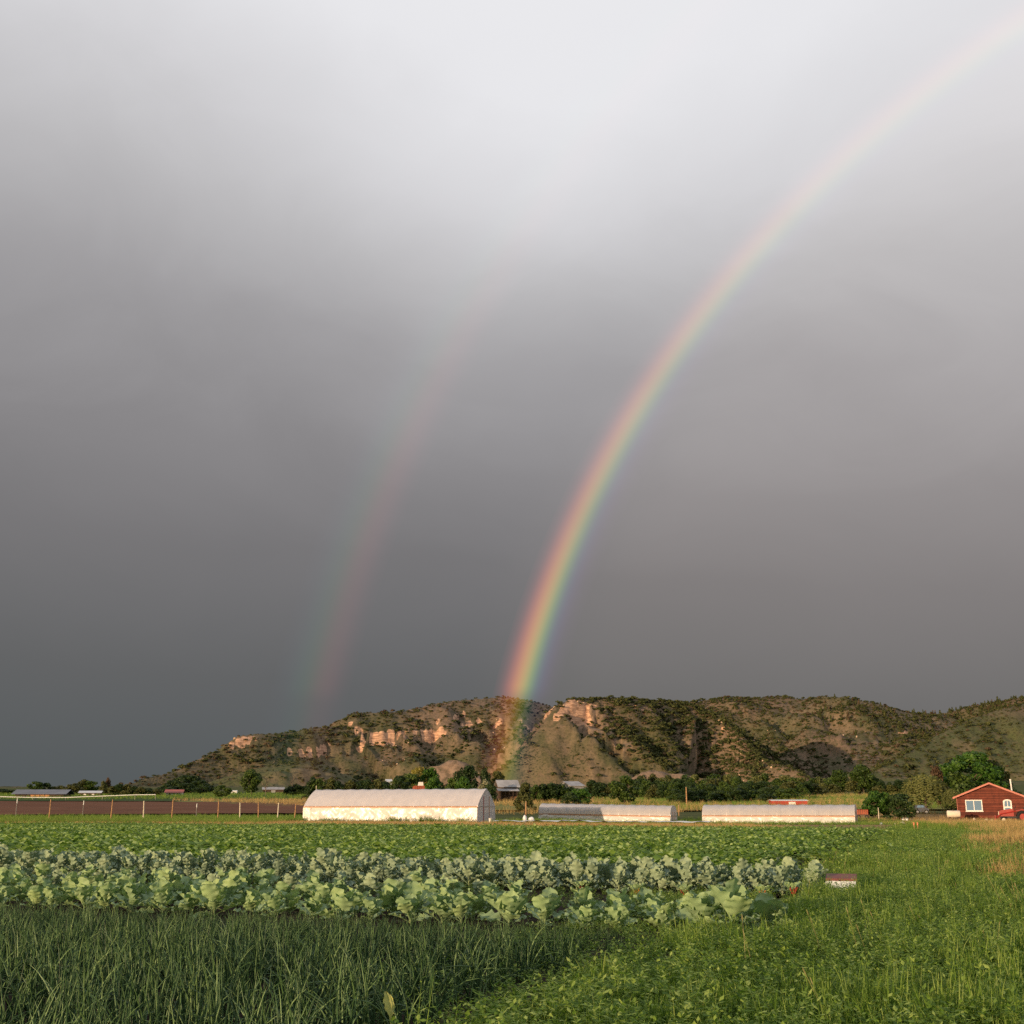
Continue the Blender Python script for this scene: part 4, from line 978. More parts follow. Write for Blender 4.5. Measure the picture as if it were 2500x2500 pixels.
for i, (px, top, base, Y) in enumerate([(40, 1948, 1982, 150), (203, 1954, 1980, 155), (480, 1961, 1990, 150)]):
    x = hx(px, Y); g = gzf(x, Y); zt = P(px, top, Y).z
    e = empty('steel_stake', (x, Y, g - .05)); tag(e, ['pale stake at the far left in the ploughed field', 'thin stake standing between the first two tall wooden fence posts', 'thin white-tipped stake behind the middle of the fence'][i], 'stake')
    h = zt - g; MB().tube([(0, 0, 0), (0, 0, h * .75)], .045, 6).obj('shaft', M_wire, e); MB().tube([(0, 0, h * .75), (0, 0, h)], .055, 6).obj('white_tip', M_cover, e)

# pole, pole by juniper and small posts right of the big greenhouse
def pole(name, px, top, Y, r, label, cat, mat, cross=False):
    x = hx(px, Y); g = gzf(x, Y); zt = P(px, top, Y).z
    e = empty(name, (x, Y, g - .1)); tag(e, label, cat); h = zt - g + .1
    MB().tube([(0, 0, 0), (0, 0, h * .5), (.01, 0, h)], [r, r * .9, r * .75], 8).obj('shaft', mat, e)
    MB().tube([(.01, 0, h), (.01, 0, h + .03)], r * .8, 8).obj('cap', M_wire, e)
    return e
pole('utility_pole', 1677, 1922, 235, .14, 'wooden utility pole before the dark thicket', 'pole', M_post)
pole('fence_post', 1284, 1957, 148, .10, 'thick wooden post below the small juniper', 'post', M_post)
pole('fence_post', 1657, 1966, 165, .07, 'short pale post just past the end of the half-shaded tunnel', 'post', M_post)
pole('lamp_post', 770, 1918, 300, .09, 'thin post with pale top behind the roof corner of the big greenhouse', 'post', M_postw)
pole('garden_post', 2144, 1972, 138, .05, 'slim white post in front of the round dark bushes', 'post', M_postw)

# ------------------------------------------------------------------ red house
M_sid = [simple('red_siding_%d' % k, c, .75, 0, .35, 1.6) for k, c in enumerate([(.105, .024, .014), (.135, .032, .018), (.08, .018, .011), (.165, .042, .024)])]
M_trim = simple('roof_fascia', (.52, .20, .15), .6, 0, .15); M_roof = simple('roof_metal', (.16, .05, .045), .5, .2, .15); M_white = simple('white_paint', (.80, .78, .74), .5, 0, .06); M_soffit = simple('soffit', (.05, .03, .025), .9)
m, n = new_mat('window_glass'); b = bsdf(n, (.14, .24, .36), .08, 0, .25); out(n, b.outputs[0]); M_glass = m  # blue reflection of the sky is put into the pane's base colour
def house():
    Y = 150.0; xa = hx(2420, Y); g = gzf(xa, Y) - .02
    e = empty('red_house', (xa, Y, g), -AL); tag(e, 'single storey red board house with a white trimmed gable', 'house')
    hw, ov, eave, apex, dep = 3.95, .5, 2.72, 4.55, 8.0
    sl = (apex - eave) / (hw + ov)
    def roofz(x): return apex - .12 - abs(x) * sl
    ztop = roofz(hw)
    core = MB().prism([(-hw, 0), (hw, 0), (hw, ztop - .02), (0, roofz(0) - .02), (-hw, ztop - .02)], 0, dep).obj('wall', M_sid[2], e)
    bh = .155; z = .02; k = 0
    while z < roofz(0) - .08:
        z1 = min(z + bh - .012, roofz(0) - .03)
        xa0 = hw + .02 if roofz(hw) > z else (apex - .12 - z) / sl; xb0 = hw + .02 if roofz(hw) > z1 else max((apex - .12 - z1) / sl, .02)
        mb = MB(); mb.raw([(-xa0, -.045, z), (xa0, -.045, z), (xb0, -.022, z1), (-xb0, -.022, z1), (-xa0, -.003, z), (xa0, -.003, z), (xb0, -.003, z1), (-xb0, -.003, z1)],
                          [(0, 1, 2, 3), (5, 4, 7, 6), (0, 4, 5, 1), (1, 5, 6, 2), (3, 2, 6, 7), (0, 3, 7, 4)])
        mb.obj('siding_board', M_sid[random.choice((0, 0, 1, 2, 3))], core); z += bh; k += 1
    for s in (-1, 1):
        MB().box(s * hw + (.022 if s > 0 else -.07), s * hw + (.07 if s > 0 else -.022), -.07, .05, 0, ztop - .05).obj('corner_trim', M_trim, core)
    r = empty('roof', (0, 0, 0)); r.parent = e
    for s in (-1, 1):
        a = (0, apex); c = (s * (hw + ov), eave)
        th = .12
        v = []
        for y in (-.55, dep + .4): v += [(a[0], y, a[1]), (c[0], y, c[1]), (c[0], y, c[1] - th), (a[0], y, a[1] - th)]
        f = [(0, 1, 2, 3), (7, 6, 5, 4), (0, 4, 5, 1), (1, 5, 6, 2), (2, 6, 7, 3), (0, 3, 7, 4)]
        MB().raw(v, f if s < 0 else [q[::-1] for q in f]).obj('roof_slope', M_roof, r)
        v = []
        for y in (-.60, -.555): v += [(a[0], y, a[1] + .02), (c[0] + s * .02, y, c[1] + .02), (c[0] + s * .02, y, c[1] - .20), (a[0], y, a[1] - .20)]
        MB().raw(v, f if s < 0 else [q[::-1] for q in f]).obj('fascia', M_trim, r)
        MB().box(min(c[0], c[0] - s * .04), max(c[0], c[0] - s * .04), -.54, dep + .4, c[1] - .42, c[1] - .125).obj('eave_board', M_soffit, r)
    # left window: white frame, two panes
    wnd = empty('window', (-2.0, -.05, 0)); wnd.parent = e
    x0, x1, z0, z1 = -1.0, 1.0, 1.02, 2.42
    fr = MB(); t = .11
    fr.box(x0, x1, -.06, .0, z0, z0 + t).box(x0, x1, -.06, .0, z1 - t, z1).box(x0, x0 + t, -.06, .0, z0 + t + .001, z1 - t - .001).box(x1 - t, x1, -.06, .0, z0 + t + .001, z1 - t - .001)
    fr.obj('frame', M_white, wnd); MB().box(-.045, .045, -.056, -.002, z0 + t + .001, z1 - t - .001).obj('mullion', M_white, wnd)
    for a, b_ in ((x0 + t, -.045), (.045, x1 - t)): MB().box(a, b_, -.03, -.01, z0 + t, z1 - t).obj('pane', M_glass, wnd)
    MB().box(x0 - .06, x1 + .06, -.12, .0, z0 - .07, z0 - .003).obj('sill', M_white, wnd)
    MB().box(.56, x1 - t - .02, -.022, -.008, z0 + t + .08, z1 - t - .35).obj('curtain', M_white, wnd)
    # arched white door
    d = empty('door', (1.95, -.05, 0)); d.parent = e
    def arch(x_, zb, zs, ry, n=12): return [(-x_, zb), (x_, zb), (x_, zs)] + [(x_ * math.cos(math.pi * k / n), zs + ry * math.sin(math.pi * k / n)) for k in range(1, n)] + [(-x_, zs)]
    MB().prism(arch(.50, .45, 2.2, .28), -.06, 0).obj('frame', M_white, d)
    for s in (-1, 1):
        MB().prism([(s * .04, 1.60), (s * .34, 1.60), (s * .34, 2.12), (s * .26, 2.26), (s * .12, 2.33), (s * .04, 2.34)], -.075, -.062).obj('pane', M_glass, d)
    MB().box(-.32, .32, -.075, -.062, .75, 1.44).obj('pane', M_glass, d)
    MB().tube([(.43, -.10, 1.1), (.43, -.062, 1.1)], .035, 8).obj('handle', M_pipe, d)
    # stovepipe on the slope
    MB().tube([(2.75, 2.2, roofz(2.75)), (2.72, 2.2, roofz(2.75) + .9), (2.70, 2.2, roofz(2.75) + 1.55)], .09, 10).obj('stovepipe', M_white, e)
    MB().tube([(2.70, 2.2, roofz(2.75) + 1.55), (2.70, 2.2, roofz(2.75) + 1.70)], [.13, .10], 10).obj('pipe_cap', M_white, e)
    MB().box(-hw - .04, hw + .04, -.052, .0, .0, .30).obj('skirt_board', M_sid[3], e)
house()

# ------------------------------------------------------------------ tractor beside the house
def tractor():
    M_tr = simple('tractor_red', (.30, .022, .016), .4, 0, .15, 3, .5); M_tyre = simple('tyre', (.02, .02, .02), .9); M_rim = simple('pale_rim', (.75, .68, .55), .6); M_blk = simple('black_metal', (.03, .03, .03), .6)
    Y = 128.0; x = hx(2478, Y); e = empty('tractor', (x, Y, gzf(x, Y) + .10), -.35, (1.2, 1.2, 1.3)); tag(e, 'small red tractor with pale front wheels parked by the house', 'tractor')
    # faces -x
    MB().prism([(-1.35, .55), (-.15, .55), (-.15, 1.12), (-.35, 1.16), (-1.25, 1.02), (-1.38, .92)], -.26, .26).obj('hood', M_tr, e)
    MB().box(-1.42, -1.385, -.22, .22, .58, .95).obj('grille', M_rim, e)
    MB().box(-1.3, .9, -.16, .16, .38, .548).obj('chassis', M_blk, e)
    for s in (-1, 1):
        wh = MB().wheel((-1.05, s * .52, .27), .27, .18).obj('front_wheel', M_tyre, e, True); MB().tube([(-1.05, s * .52 - .07, .27), (-1.05, s * .52 + .07, .27)], .17, 14).obj('rim', M_rim, wh)
        wh = MB().wheel((.55, s * .58, .5), .5, .3, 24).obj('rear_wheel', M_tyre, e, True); MB().tube([(.55, s * .58 - .1, .5), (.55, s * .58 + .1, .5)], .28, 16).obj('rim', M_tr, wh)
        MB().prism([(.05, .98), (.15, 1.04), (.55, 1.12), (.95, 1.04), (1.08, .85), (1.02, .83), (.9, .98), (.55, 1.05), (.15, .98)], s * .58 - .17, s * .58 + .17).obj('mudguard', M_tr, e)
        MB().tube([(-1.75, s * .36, .35), (-1.2, s * .36, .75), (.05, s * .36, .98)], [.05, .05, .05], 6).obj('loader_arm', M_tr, e)
        MB().box(-1.04 - .04, -1.04 + .04, min(s * .16, s * .43), max(s * .16, s * .43), .23, .31).obj('axle', M_blk, e)
    MB().prism([(-2.05, .12), (-1.72, .10), (-1.70, .62), (-1.78, .62), (-1.80, .2), (-2.02, .17)], -.62, .62).obj('bucket', M_tr, e)
    MB().box(.28, .75, -.24, .24, .82, .94).obj('seat', M_blk, e); MB().box(.70, .80, -.24, .24, .942, 1.28).obj('seat_back', M_blk, e)
    MB().tube([(-.12, 0, 1.1), (.06, 0, 1.32)], .025, 6).obj('steering_column', M_blk, e)
    rg = [(.06 + .10 * math.sin(t) * .6, .19 * math.cos(t), 1.32 + .12 * math.sin(t)) for t in np.linspace(0, 2 * math.pi, 15)]
    MB().tube(rg, .018, 5, False).obj('steering_wheel', M_blk, e)
    MB().tube([(-.85, .1, 1.05), (-.85, .1, 1.55)], .03, 8).obj('exhaust', M_rim, e)
tractor()

# ------------------------------------------------------------------ other buildings
M_grey = simple('weathered_metal_roof', (.34, .33, .33), .6, .2, .3, .6); M_dark = simple('dark_barn_board', (.075, .05, .038), .9, 0, .4, .8); M_lit = simple('sunlit_board', (.50, .25, .12), .8, 0, .3, 1.0)  # M_lit: sunlight on the boards is put into its bright orange
M_bluegrey = simple('blue_grey_roof', (.16, .17, .20), .6, .2, .2, .3); M_redroof = simple('red_roof', (.38, .10, .075), .6, 0, .2, .4); M_redwall = simple('red_wall', (.40, .06, .045), .7, 0, .2, .6); M_wroof = simple('pale_roof', (.62, .62, .63), .5, .1, .12, .3)
def gabled(name, px0, px1, ytop, yeave, ybase, Y, depth, wallm, roofm, label, cat, rot=0.0, over=.35, fronts=()):
    """a long building with its ridge across the view: its near roof slope faces the camera"""
    x0, x1 = hx(px0, Y), hx(px1, Y); L = x1 - x0; xm = (x0 + x1) / 2; g = gzf(xm, Y)
    ze = P((px0 + px1) / 2, yeave, Y).z - g; zr = P((px0 + px1) / 2, ytop, Y + depth / 2).z - g; 
    g2 = min(P((px0 + px1) / 2, ybase, Y).z, g) ; e = empty(name, (xm, Y, g), rot); tag(e, label, cat)
    h = max(ze, 1.2); b = -.5
    wl = MB().raw([(-L / 2, 0, b), (L / 2, 0, b), (L / 2, depth, b), (-L / 2, depth, b), (-L / 2, 0, h - .03), (L / 2, 0, h - .03), (L / 2, depth, h - .03), (-L / 2, depth, h - .03), (-L / 2, depth / 2, zr - .06), (L / 2, depth / 2, zr - .06)],
             [(0, 1, 5, 4), (1, 2, 6, 9, 5), (2, 3, 7, 6), (3, 0, 4, 8, 7), (4, 5, 9, 8), (6, 7, 8, 9)]).obj('wall', wallm, e)
    for s in (0, 1):
        ya, yb = (-over, depth / 2) if s == 0 else (depth + over, depth / 2)
        dz = (zr - h) / (depth / 2) * over
        v = [(-L / 2 - over, ya, h - dz), (L / 2 + over, ya, h - dz), (L / 2 + over, yb, zr), (-L / 2 - over, yb, zr)]
        v += [(a, b_, c + .07) for a, b_, c in v]
        MB().raw(v, [(0, 1, 2, 3), (7, 6, 5, 4), (0, 4, 5, 1), (1, 5, 6, 2), (2, 6, 7, 3), (3, 7, 4, 0)]).obj('roof_slope', roofm, e)
    for nm, a, b_, z0, z1, mt in fronts:
        MB().box(-L / 2 + a * L, -L / 2 + b_ * L, -.06, -.003, z0 * h, z1 * h).obj(nm, mt, e)
    return e
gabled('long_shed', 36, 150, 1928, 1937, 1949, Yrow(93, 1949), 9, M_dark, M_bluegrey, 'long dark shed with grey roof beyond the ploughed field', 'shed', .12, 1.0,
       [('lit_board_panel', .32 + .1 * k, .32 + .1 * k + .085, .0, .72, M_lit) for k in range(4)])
gabled('white_roofed_house', 192, 240, 1931, 1937, 1943, Yrow(215, 1944), 8, M_dark, M_wroof, 'far house with white roof between the trees beyond the ploughed field', 'house', .25, .5, [('window', .2, .32, .3, .7, M_white), ('window', .6, .72, .3, .7, M_white)])
gabled('red_roofed_house', 402, 441, 1928, 1936, 1943, Yrow(420, 1943), 8, M_white, M_redroof, 'far white house with red roof before the dark grove', 'house', .2, .5, [('window', .2, .3, .3, .7, M_dark), ('door', .45, .55, 0, .75, M_dark), ('window', .7, .8, .3, .7, M_dark)])
gabled('red_shed', 1886, 1972, 1953, 1958, 1966, 210, 3.5, M_redwall, M_wroof, 'low red shed with pale roof showing above the sunlit tunnel', 'shed', -.05, .15, [('door', .47, .66, 0, .85, M_white)])
gabled('hidden_farmhouse', 1392, 1428, 1908, 1918, 1926, 360, 9, M_grey, M_grey, 'pale roof of a house half hidden by trees below the butte', 'house', .4, .4, [('window', .3, .45, .4, .8, M_dark)])
gabled('white_trailer', 562, 576, 1930, 1932, 1939, Yrow(569, 1939), 2.4, M_white, M_white, 'small white trailer right of the round tree on the green field', 'trailer', .1, .05, [('window', .3, .6, .5, .8, M_dark)])
gabled('far_shed', 640, 690, 1922, 1927, 1936, Yrow(665, 1937), 6, M_dark, M_grey, 'dark shed behind the bare tree on the green field', 'shed', .2, .4, [('door', .4, .6, 0, .8, M_grey)])
gabled('metal_shed', 942, 955, 1903, 1908, 1925, 345, 4, M_wroof, M_wroof, 'narrow pale shed showing above the middle of the big greenhouse', 'shed', .2, .2, [('door', .3, .6, 0, .8, M_grey)])
# old two-tier barn
def barn():
    Y = 300.0; x0, x1 = hx(1212, Y), hx(1262, Y); L = x1 - x0; xm = (x0 + x1) / 2; g = gzf(xm, Y)
    zt = P(1235, 1905, Y).z - g; zu = P(1235, 1920, Y).z - g; zl = P(1235, 1932, Y).z - g; zb = P(1235, 1943, Y).z - g
    e = empty('old_barn', (xm, Y, g), .22); tag(e, 'old dark barn with grey upper roof and lean-to beside the big greenhouse', 'barn')
    D = 5.0
    MB().prism([(-D / 2, -.5), (D / 2, -.5), (D / 2, zu), (0, zt - .05), (-D / 2, zu)], -L / 2, L / 2).obj('wall', M_dark, e).rotation_euler = (0, 0, R(90))
    for s in (-1, 1):
        v = [(-L / 2 - .3, s * (D / 2 + .4), zu - .25), (L / 2 + .3, s * (D / 2 + .4), zu - .25), (L / 2 + .3, 0, zt), (-L / 2 - .3, 0, zt)]; v += [(a, b, c + .08) for a, b, c in v]
        f = [(0, 1, 2, 3), (7, 6, 5, 4), (0, 4, 5, 1), (1, 5, 6, 2), (2, 6, 7, 3), (3, 7, 4, 0)]
        MB().raw(v, f).obj('upper_roof', M_grey, e)
    v = [(-L / 2 - .6, -D / 2 - 2.0, zl), (L / 2 - .3, -D / 2 - 2.0, zl), (L / 2 - .3, -D / 2 - .03, zu - .55), (-L / 2 - .6, -D / 2 - .03, zu - .55)]; v += [(a, b, c + .08) for a, b, c in v]
    MB().raw(v, f).obj('lean_to_roof', M_grey, e)
    for k in range(5):
        xx = -L / 2 + .3 + k * (L - 1.2) / 4; MB().box(xx - .08, xx + .08, -D / 2 - 1.9, -D / 2 - 1.74, -.5, zl).obj('post', M_dark, e)
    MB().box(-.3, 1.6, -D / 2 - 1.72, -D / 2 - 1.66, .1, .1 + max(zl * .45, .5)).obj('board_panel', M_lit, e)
barn()
# rust-red wagon behind the big greenhouse, small red cart by the tunnel, parked car, tank
def wagon(name, px, top, Y, wpx, label, load, rotz=.2):
    x = hx(px, Y); g = gzf(x, Y); zt = P(px, top, Y).z - g; L = wpx * mpp(Y)
    M_rust = MATS.get('rust_red') or simple('rust_red', (.34, .09, .05), .8, 0, .3, 1.0)
    e = empty(name, (x, Y, g), rotz); tag(e, label, 'wagon')
    MB().box(-L / 2, L / 2, -.8, .8, zt * .42, zt * .5).obj('bed', M_dark, e)
    for k in range(6): MB().box(-L / 2 + k * L / 6 + .02, -L / 2 + (k + 1) * L / 6 - .02, -.82, -.76, zt * .502, zt * .98).obj('side_board', M_rust, e)
    MB().box(-L / 2, -L / 2 + .06, -.75, .8, zt * .502, zt * .95).obj('end_board', M_rust, e); MB().box(L / 2 - .06, L / 2, -.75, .8, zt * .502, zt * .95).obj('end_board', M_rust, e)
    for sx in (-1, 1):
        for sy in (-1, 1):
            r = zt * .22; MB().wheel((sx * L * .33, sy * .72, r), r, .2, 14).obj('wheel', simple('tyre_w', (.03, .03, .03), .9) if 'tyre_w' not in MATS else MATS['tyre_w'], e)
    if load: MB().prism([(-L * .05, zt * .98), (L * .4, zt * .98), (L * .36, zt * 1.12), (L * .02, zt * 1.12)], -.5, .5).obj('cover', M_white, e)
wagon('farm_wagon', 1021, 1917, 190, 28, 'rust-red wagon with white cover showing above the big greenhouse roof', True)
wagon('farm_wagon', 2105, 1976, 150, 28, 'rust-red wagon at the near end of the sunlit tunnel', False, -.3)
def car():
    Y = 168.0; x = hx(2248, Y); g = gzf(x, Y); M_c = simple('grey_car', (.12, .13, .15), .3, .3, .1, 2, .5); e = empty('parked_car', (x, Y, g + .02), -.15); tag(e, 'dark grey car parked under the willow', 'car')
    MB().prism([(-.95, .25), (.95, .25), (.95, .55), (.85, .80), (.55, .86), (.40, 1.22), (-.55, 1.24), (-.80, .86), (-.95, .80)], -.72, .72).obj('body', M_c, e).scale = (1, 1, 1)
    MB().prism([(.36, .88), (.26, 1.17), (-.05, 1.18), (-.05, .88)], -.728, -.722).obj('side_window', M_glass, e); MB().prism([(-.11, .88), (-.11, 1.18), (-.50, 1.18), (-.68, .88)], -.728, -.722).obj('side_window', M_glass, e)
    for sx in (-.6, .6):
        for s in (-1, 1): wh = MB().wheel((sx, s * .66, .29), .29, .2, 16).obj('wheel', MATS['tyre'], e); MB().tube([(sx, s * .66 - .09, .29), (sx, s * .66 + .09, .29)], .16, 12).obj('rim', M_pipe, wh)
    for s in (-.5, .5): MB().box(.952, .965, s - .14, s + .14, .6, .72).obj('headlight', M_white, e)
car()
def tank():
    Y = 146.0; x = hx(2327, Y); g = gzf(x, Y); e = empty('water_tank', (x, Y, g + .25), -.3); tag(e, 'pale horizontal tank on a stand at the corner of the red house', 'tank')
    n = 14; pr = [(-.8, .02), (-.78, .34), (-.70, .42), (.70, .42), (.78, .34), (.8, .02)]
    v = []
    for a, r in pr:
        for k in range(n): t = 2 * math.pi * k / n; v.append((a, r * math.cos(t), .55 + r * math.sin(t)))
    f = [(i * n + k, i * n + (k + 1) % n, (i + 1) * n + (k + 1) % n, (i + 1) * n + k) for i in range(len(pr) - 1) for k in range(n)]
    mk('tank_body', np_mesh('tank_body', v, f, simple('tank_plastic', (.70, .62, .50), .6, 0, .15, 1.5), True), e)
    for sx in (-.5, .5): MB().box(sx - .08, sx + .08, -.42, .42, -.25, .22).obj('saddle', M_dark, e)
    MB().tube([(0, 0, .96), (0, 0, 1.06)], .14, 10).obj('filler_cap', M_dark, e)
tank()

# ------------------------------------------------------------------ small things
def bucket(px, py, Y, r, h, mat, label, name='bucket', cat='bucket'):
    x = hx(px, Y); e = empty(name, (x, Y, gzf(x, Y) + .05)); tag(e, label, cat)
    v = []; n = 14
    for z, q in ((0, r * .8), (h, r), (h + .02, r * 1.08), (h + .03, r * 1.0), (.03, r * .72)):
        for k in range(n): t = 2 * math.pi * k / n; v.append((q * math.cos(t), q * math.sin(t), z))
    f = [(i * n + k, i * n + (k + 1) % n, (i + 1) * n + (k + 1) % n, (i + 1) * n + k) for i in range(4) for k in range(n)] + [tuple(range(n))[::-1], tuple(range(4 * n, 5 * n))]
    mk('pail', np_mesh('pail', v, f, mat), e)
    MB().tube([(r * math.cos(t), 0, h + r * .9 * math.sin(t)) for t in np.linspace(0.1, math.pi - .1, 9)], .012, 4).obj('handle', M_pipe, e)
bucket(2203, 1992, 140, .17, .36, M_white, 'left of two white buckets before the willow'); bucket(2212, 1992, 140, .17, .38, M_white, 'right of two white buckets before the willow')
bucket(2222, 1993, 139, .15, .22, M_redwall, 'red bucket beside the two white buckets'); bucket(2238, 1994, 138, .15, .2, M_redwall, 'red bucket in front of the grey car')
bucket(1197, 2004, 116, .16, .34, MATS['side_film'], 'pale bucket at the near corner of the big greenhouse')
def sack(px, py, Y, wpx, hpx, label, mat, name='plastic_sack', cat='sack', seed=1):
    import bmesh
    rn = random.Random(seed); x = hx(px, Y); me = bpy.data.meshes.new(name); bm = bmesh.new(); bmesh.ops.create_icosphere(bm, subdivisions=3, radius=.5)
    for v in bm.verts:
        nzv = math.sin(v.co.x * 9 + seed) * .05 + math.sin(v.co.y * 13 + v.co.z * 7 + seed * 2) * .05
        v.co *= 1 + nzv; v.co.z = max(v.co.z, -.3)
    bm.to_mesh(me); bm.free(); me.materials.append(mat); me.polygons.foreach_set('use_smooth', [True] * len(me.polygons))
    W_m, H_m = wpx * mpp(Y), hpx * mpp(Y)
    return tag(mk(name, me, None, (x, Y, gzf(x, Y) + .3 * H_m), (0, 0, seed), (W_m, W_m * .8, H_m * 1.15)), label, cat)
M_sack = simple('white_sack', (.75, .75, .78), .5, 0, .08, 2.0)
sack(1281, 2006, 118, 14, 20, 'white sack on the grass beside the half-shaded tunnel, nearer the big greenhouse', M_sack, seed=2)
sack(1297, 2008, 118, 20, 16, 'low white sack leaning toward the half-shaded tunnel', M_sack, seed=5)
sack(2148, 2008, 112, 9, 8, 'small white sack on the dark bank right of the sunlit tunnel', M_sack, seed=7)
M_palerock = simple('pale_rock', (.62, .52, .40), .9, 0, .2, 1.2)
sack(2200, 2007, 114, 15, 11, 'largest pale rock at the edge of the farmyard', M_palerock, 'rock', 'rock', 11)
sack(2183, 2010, 113, 8, 7, 'small pale rock left of the largest one', M_palerock, 'rock', 'rock', 12)
sack(2212, 2010, 113, 7, 5, 'small pale rock right of the largest one', M_palerock, 'rock', 'rock', 13)
sack(2255, 2009, 116, 8, 5, 'flat pale rock on the dry bank below the willow', M_palerock, 'rock', 'rock', 14)
sack(2376, 1996, 146, 6, 8, 'white rock below the large window of the red house', M_palerock, 'rock', 'rock', 15)
sack(2405, 1999, 145, 10, 6, 'pale rock below the gap between window and door of the red house', M_palerock, 'rock', 'rock', 16)
sack(2419, 1998, 145, 9, 5, 'pale rock just left of the tractor', M_palerock, 'rock', 'rock', 17)
Y = 118; x = hx(2339, Y); e = empty('concrete_block', (x, Y, gzf(x, Y) + .04), .3); tag(e, 'pinkish concrete block on the dry bank before the red house', 'block')
M_blk2 = simple('pink_block', (.55, .36, .27), .9, 0, .15); mb = MB(); mb.box(-.22, .22, -.15, -.10, 0, .36).box(-.22, .22, .10, .15, 0, .36)
for a in (-.22, -.025, .17): mb.box(a, a + .05, -.098, .098, .002, .358)
mb.obj('block_body', M_blk2, e)
for k, px in enumerate((2228, 2237)):
    Y = 78; x = hx(px, Y); e = empty('marker_stake', (x, Y, gzf(x, Y)), .2); tag(e, ('left' if k == 0 else 'right') + ' of two short orange stakes in the grass', 'stake')
    MB().tube([(0, 0, 0), (0, 0, .32)], .03, 6).obj('shaft', M_post, e); MB().tube([(0, 0, .321), (0, 0, .50)], .055, 6).obj('orange_top', simple('orange_top%d' % k, (.62, .24, .12), .6), e)
# irrigation pipe across the far field
e = empty('irrigation_pipe', (0, 0, 0)); tag(e, 'long white irrigation pipe across the green field beyond the ploughed soil', 'pipe')
pts = [P(px, py, 318) for px, py in ((-60, 1944.5), (0, 1945), (80, 1947), (160, 1947), (250, 1943.5), (330, 1940.5), (380, 1940))]
MB().tube(pts, .10, 6).obj('pipe', M_cover, e)
for q in pts: MB().tube([(q.x, q.y, gzf(q.x, q.y) - .1), (q.x, q.y, q.z)], .05, 5).obj('support', M_wire, e)

# ------------------------------------------------------------------ trees and bushes
T = tree
# far left
for i, (px, top, wp) in enumerate([(-40, 1922, 60), (5, 1926, 44), (34, 1928, 40), (56, 1931, 30)]):
    T(px, top, 1948, 470, wp, 'round', 'dark', 'dark tree left of the long shed', i % 3, group='dark trees left of the long shed')
T(84, 1908, 1945, 450, 38, 'round', 'green', 'left of the two round trees behind the long shed', 0)
T(104, 1911, 1945, 452, 28, 'round', 'dark', 'right of the two round trees behind the long shed', 1)
for i, (px, top, wp) in enumerate([(128, 1920, 30), (146, 1918, 30), (166, 1915, 36), (180, 1913, 34)]):
    T(px, top, 1945, 455, wp, 'bush', 'olive', 'low olive tree between the long shed and the white-roofed house', i % 2, 'broadleaf_tree', 'olive trees behind the shed', 'tree')
T(200, 1903, 1945, 470, 30, 'tall', 'olive', 'tall tree left of the two behind the white-roofed house', 0)
T(219, 1907, 1945, 470, 34, 'round', 'green', 'broad tree right behind the white-roofed house', 1)
T(248, 1907, 1945, 430, 17, 'tall', 'olive', 'thin tree with a brown crown rising right of the white-roofed house', 1)
T(258, 1899, 1945, 432, 14, 'tall', 'brown', 'thin brown dying tree right of the white-roofed house', 0)
for i, (px, top, wp) in enumerate([(270, 1919, 32), (286, 1914, 34), (305, 1915, 32), (322, 1919, 28), (338, 1921, 28), (356, 1924, 30), (376, 1926, 30)]):
    T(px, top, 1945, 410, wp, 'bush', 'dark' if i % 2 else 'olive', 'dark rounded tree in the row right of the white-roofed house', i % 3, 'broadleaf_tree', 'row of dark trees on the far field edge', 'tree')
for i, (px, top, wp, Y) in enumerate([(418, 1905, 44, 500), (440, 1893, 50, 505), (462, 1894, 46, 500), (484, 1905, 44, 495), (503, 1913, 36, 490), (400, 1915, 36, 480), (450, 1912, 50, 470), (490, 1918, 40, 465), (425, 1920, 40, 465)]):
    T(px, top, 1945, Y, wp, 'round', 'dark', 'dark tree in the grove behind the red-roofed house', i % 3, group='dark grove behind the red-roofed house')
T(538, 1917, 1952, Yrow(538, 1951), 42, 'round', 'green', 'round tree with a clear trunk standing alone on the green field', 2, n=2200)
T(612, 1879, 1945, Yrow(612, 1944), 46, 'tall', 'green', 'tallest tree left of the big greenhouse', 2, n=2600)
def bare(px, top, Y, label, wpx, v):
    x = hx(px, Y); g = gzf(x, Y); h = P(px, top, Y).z - g; e = empty('bare_tree', (x, Y, g - .05), v, (wpx * mpp(Y) * 1.6, wpx * mpp(Y) * 1.6, h * 1.05)); tag(e, label, 'tree'); mk('branches', bare_mesh('branches', M_greywood, v), e)
bare(646, 1893, Yrow(646, 1944), 'thin bare tree beside the tallest tree on the green field', 22, 3)
bare(712, 1886, Yrow(712, 1941), 'bare tree rising from the dark shrubs left of the big greenhouse', 24, 5)
for i, (px, top, wp) in enumerate([(704, 1920, 30), (722, 1915, 34), (738, 1919, 26)]):
    T(px, top, 1945, Yrow(px, 1943), wp, 'bush', 'dark', 'dark shrub under the bare tree left of the big greenhouse', i % 2, group='dark shrubs under the bare tree')
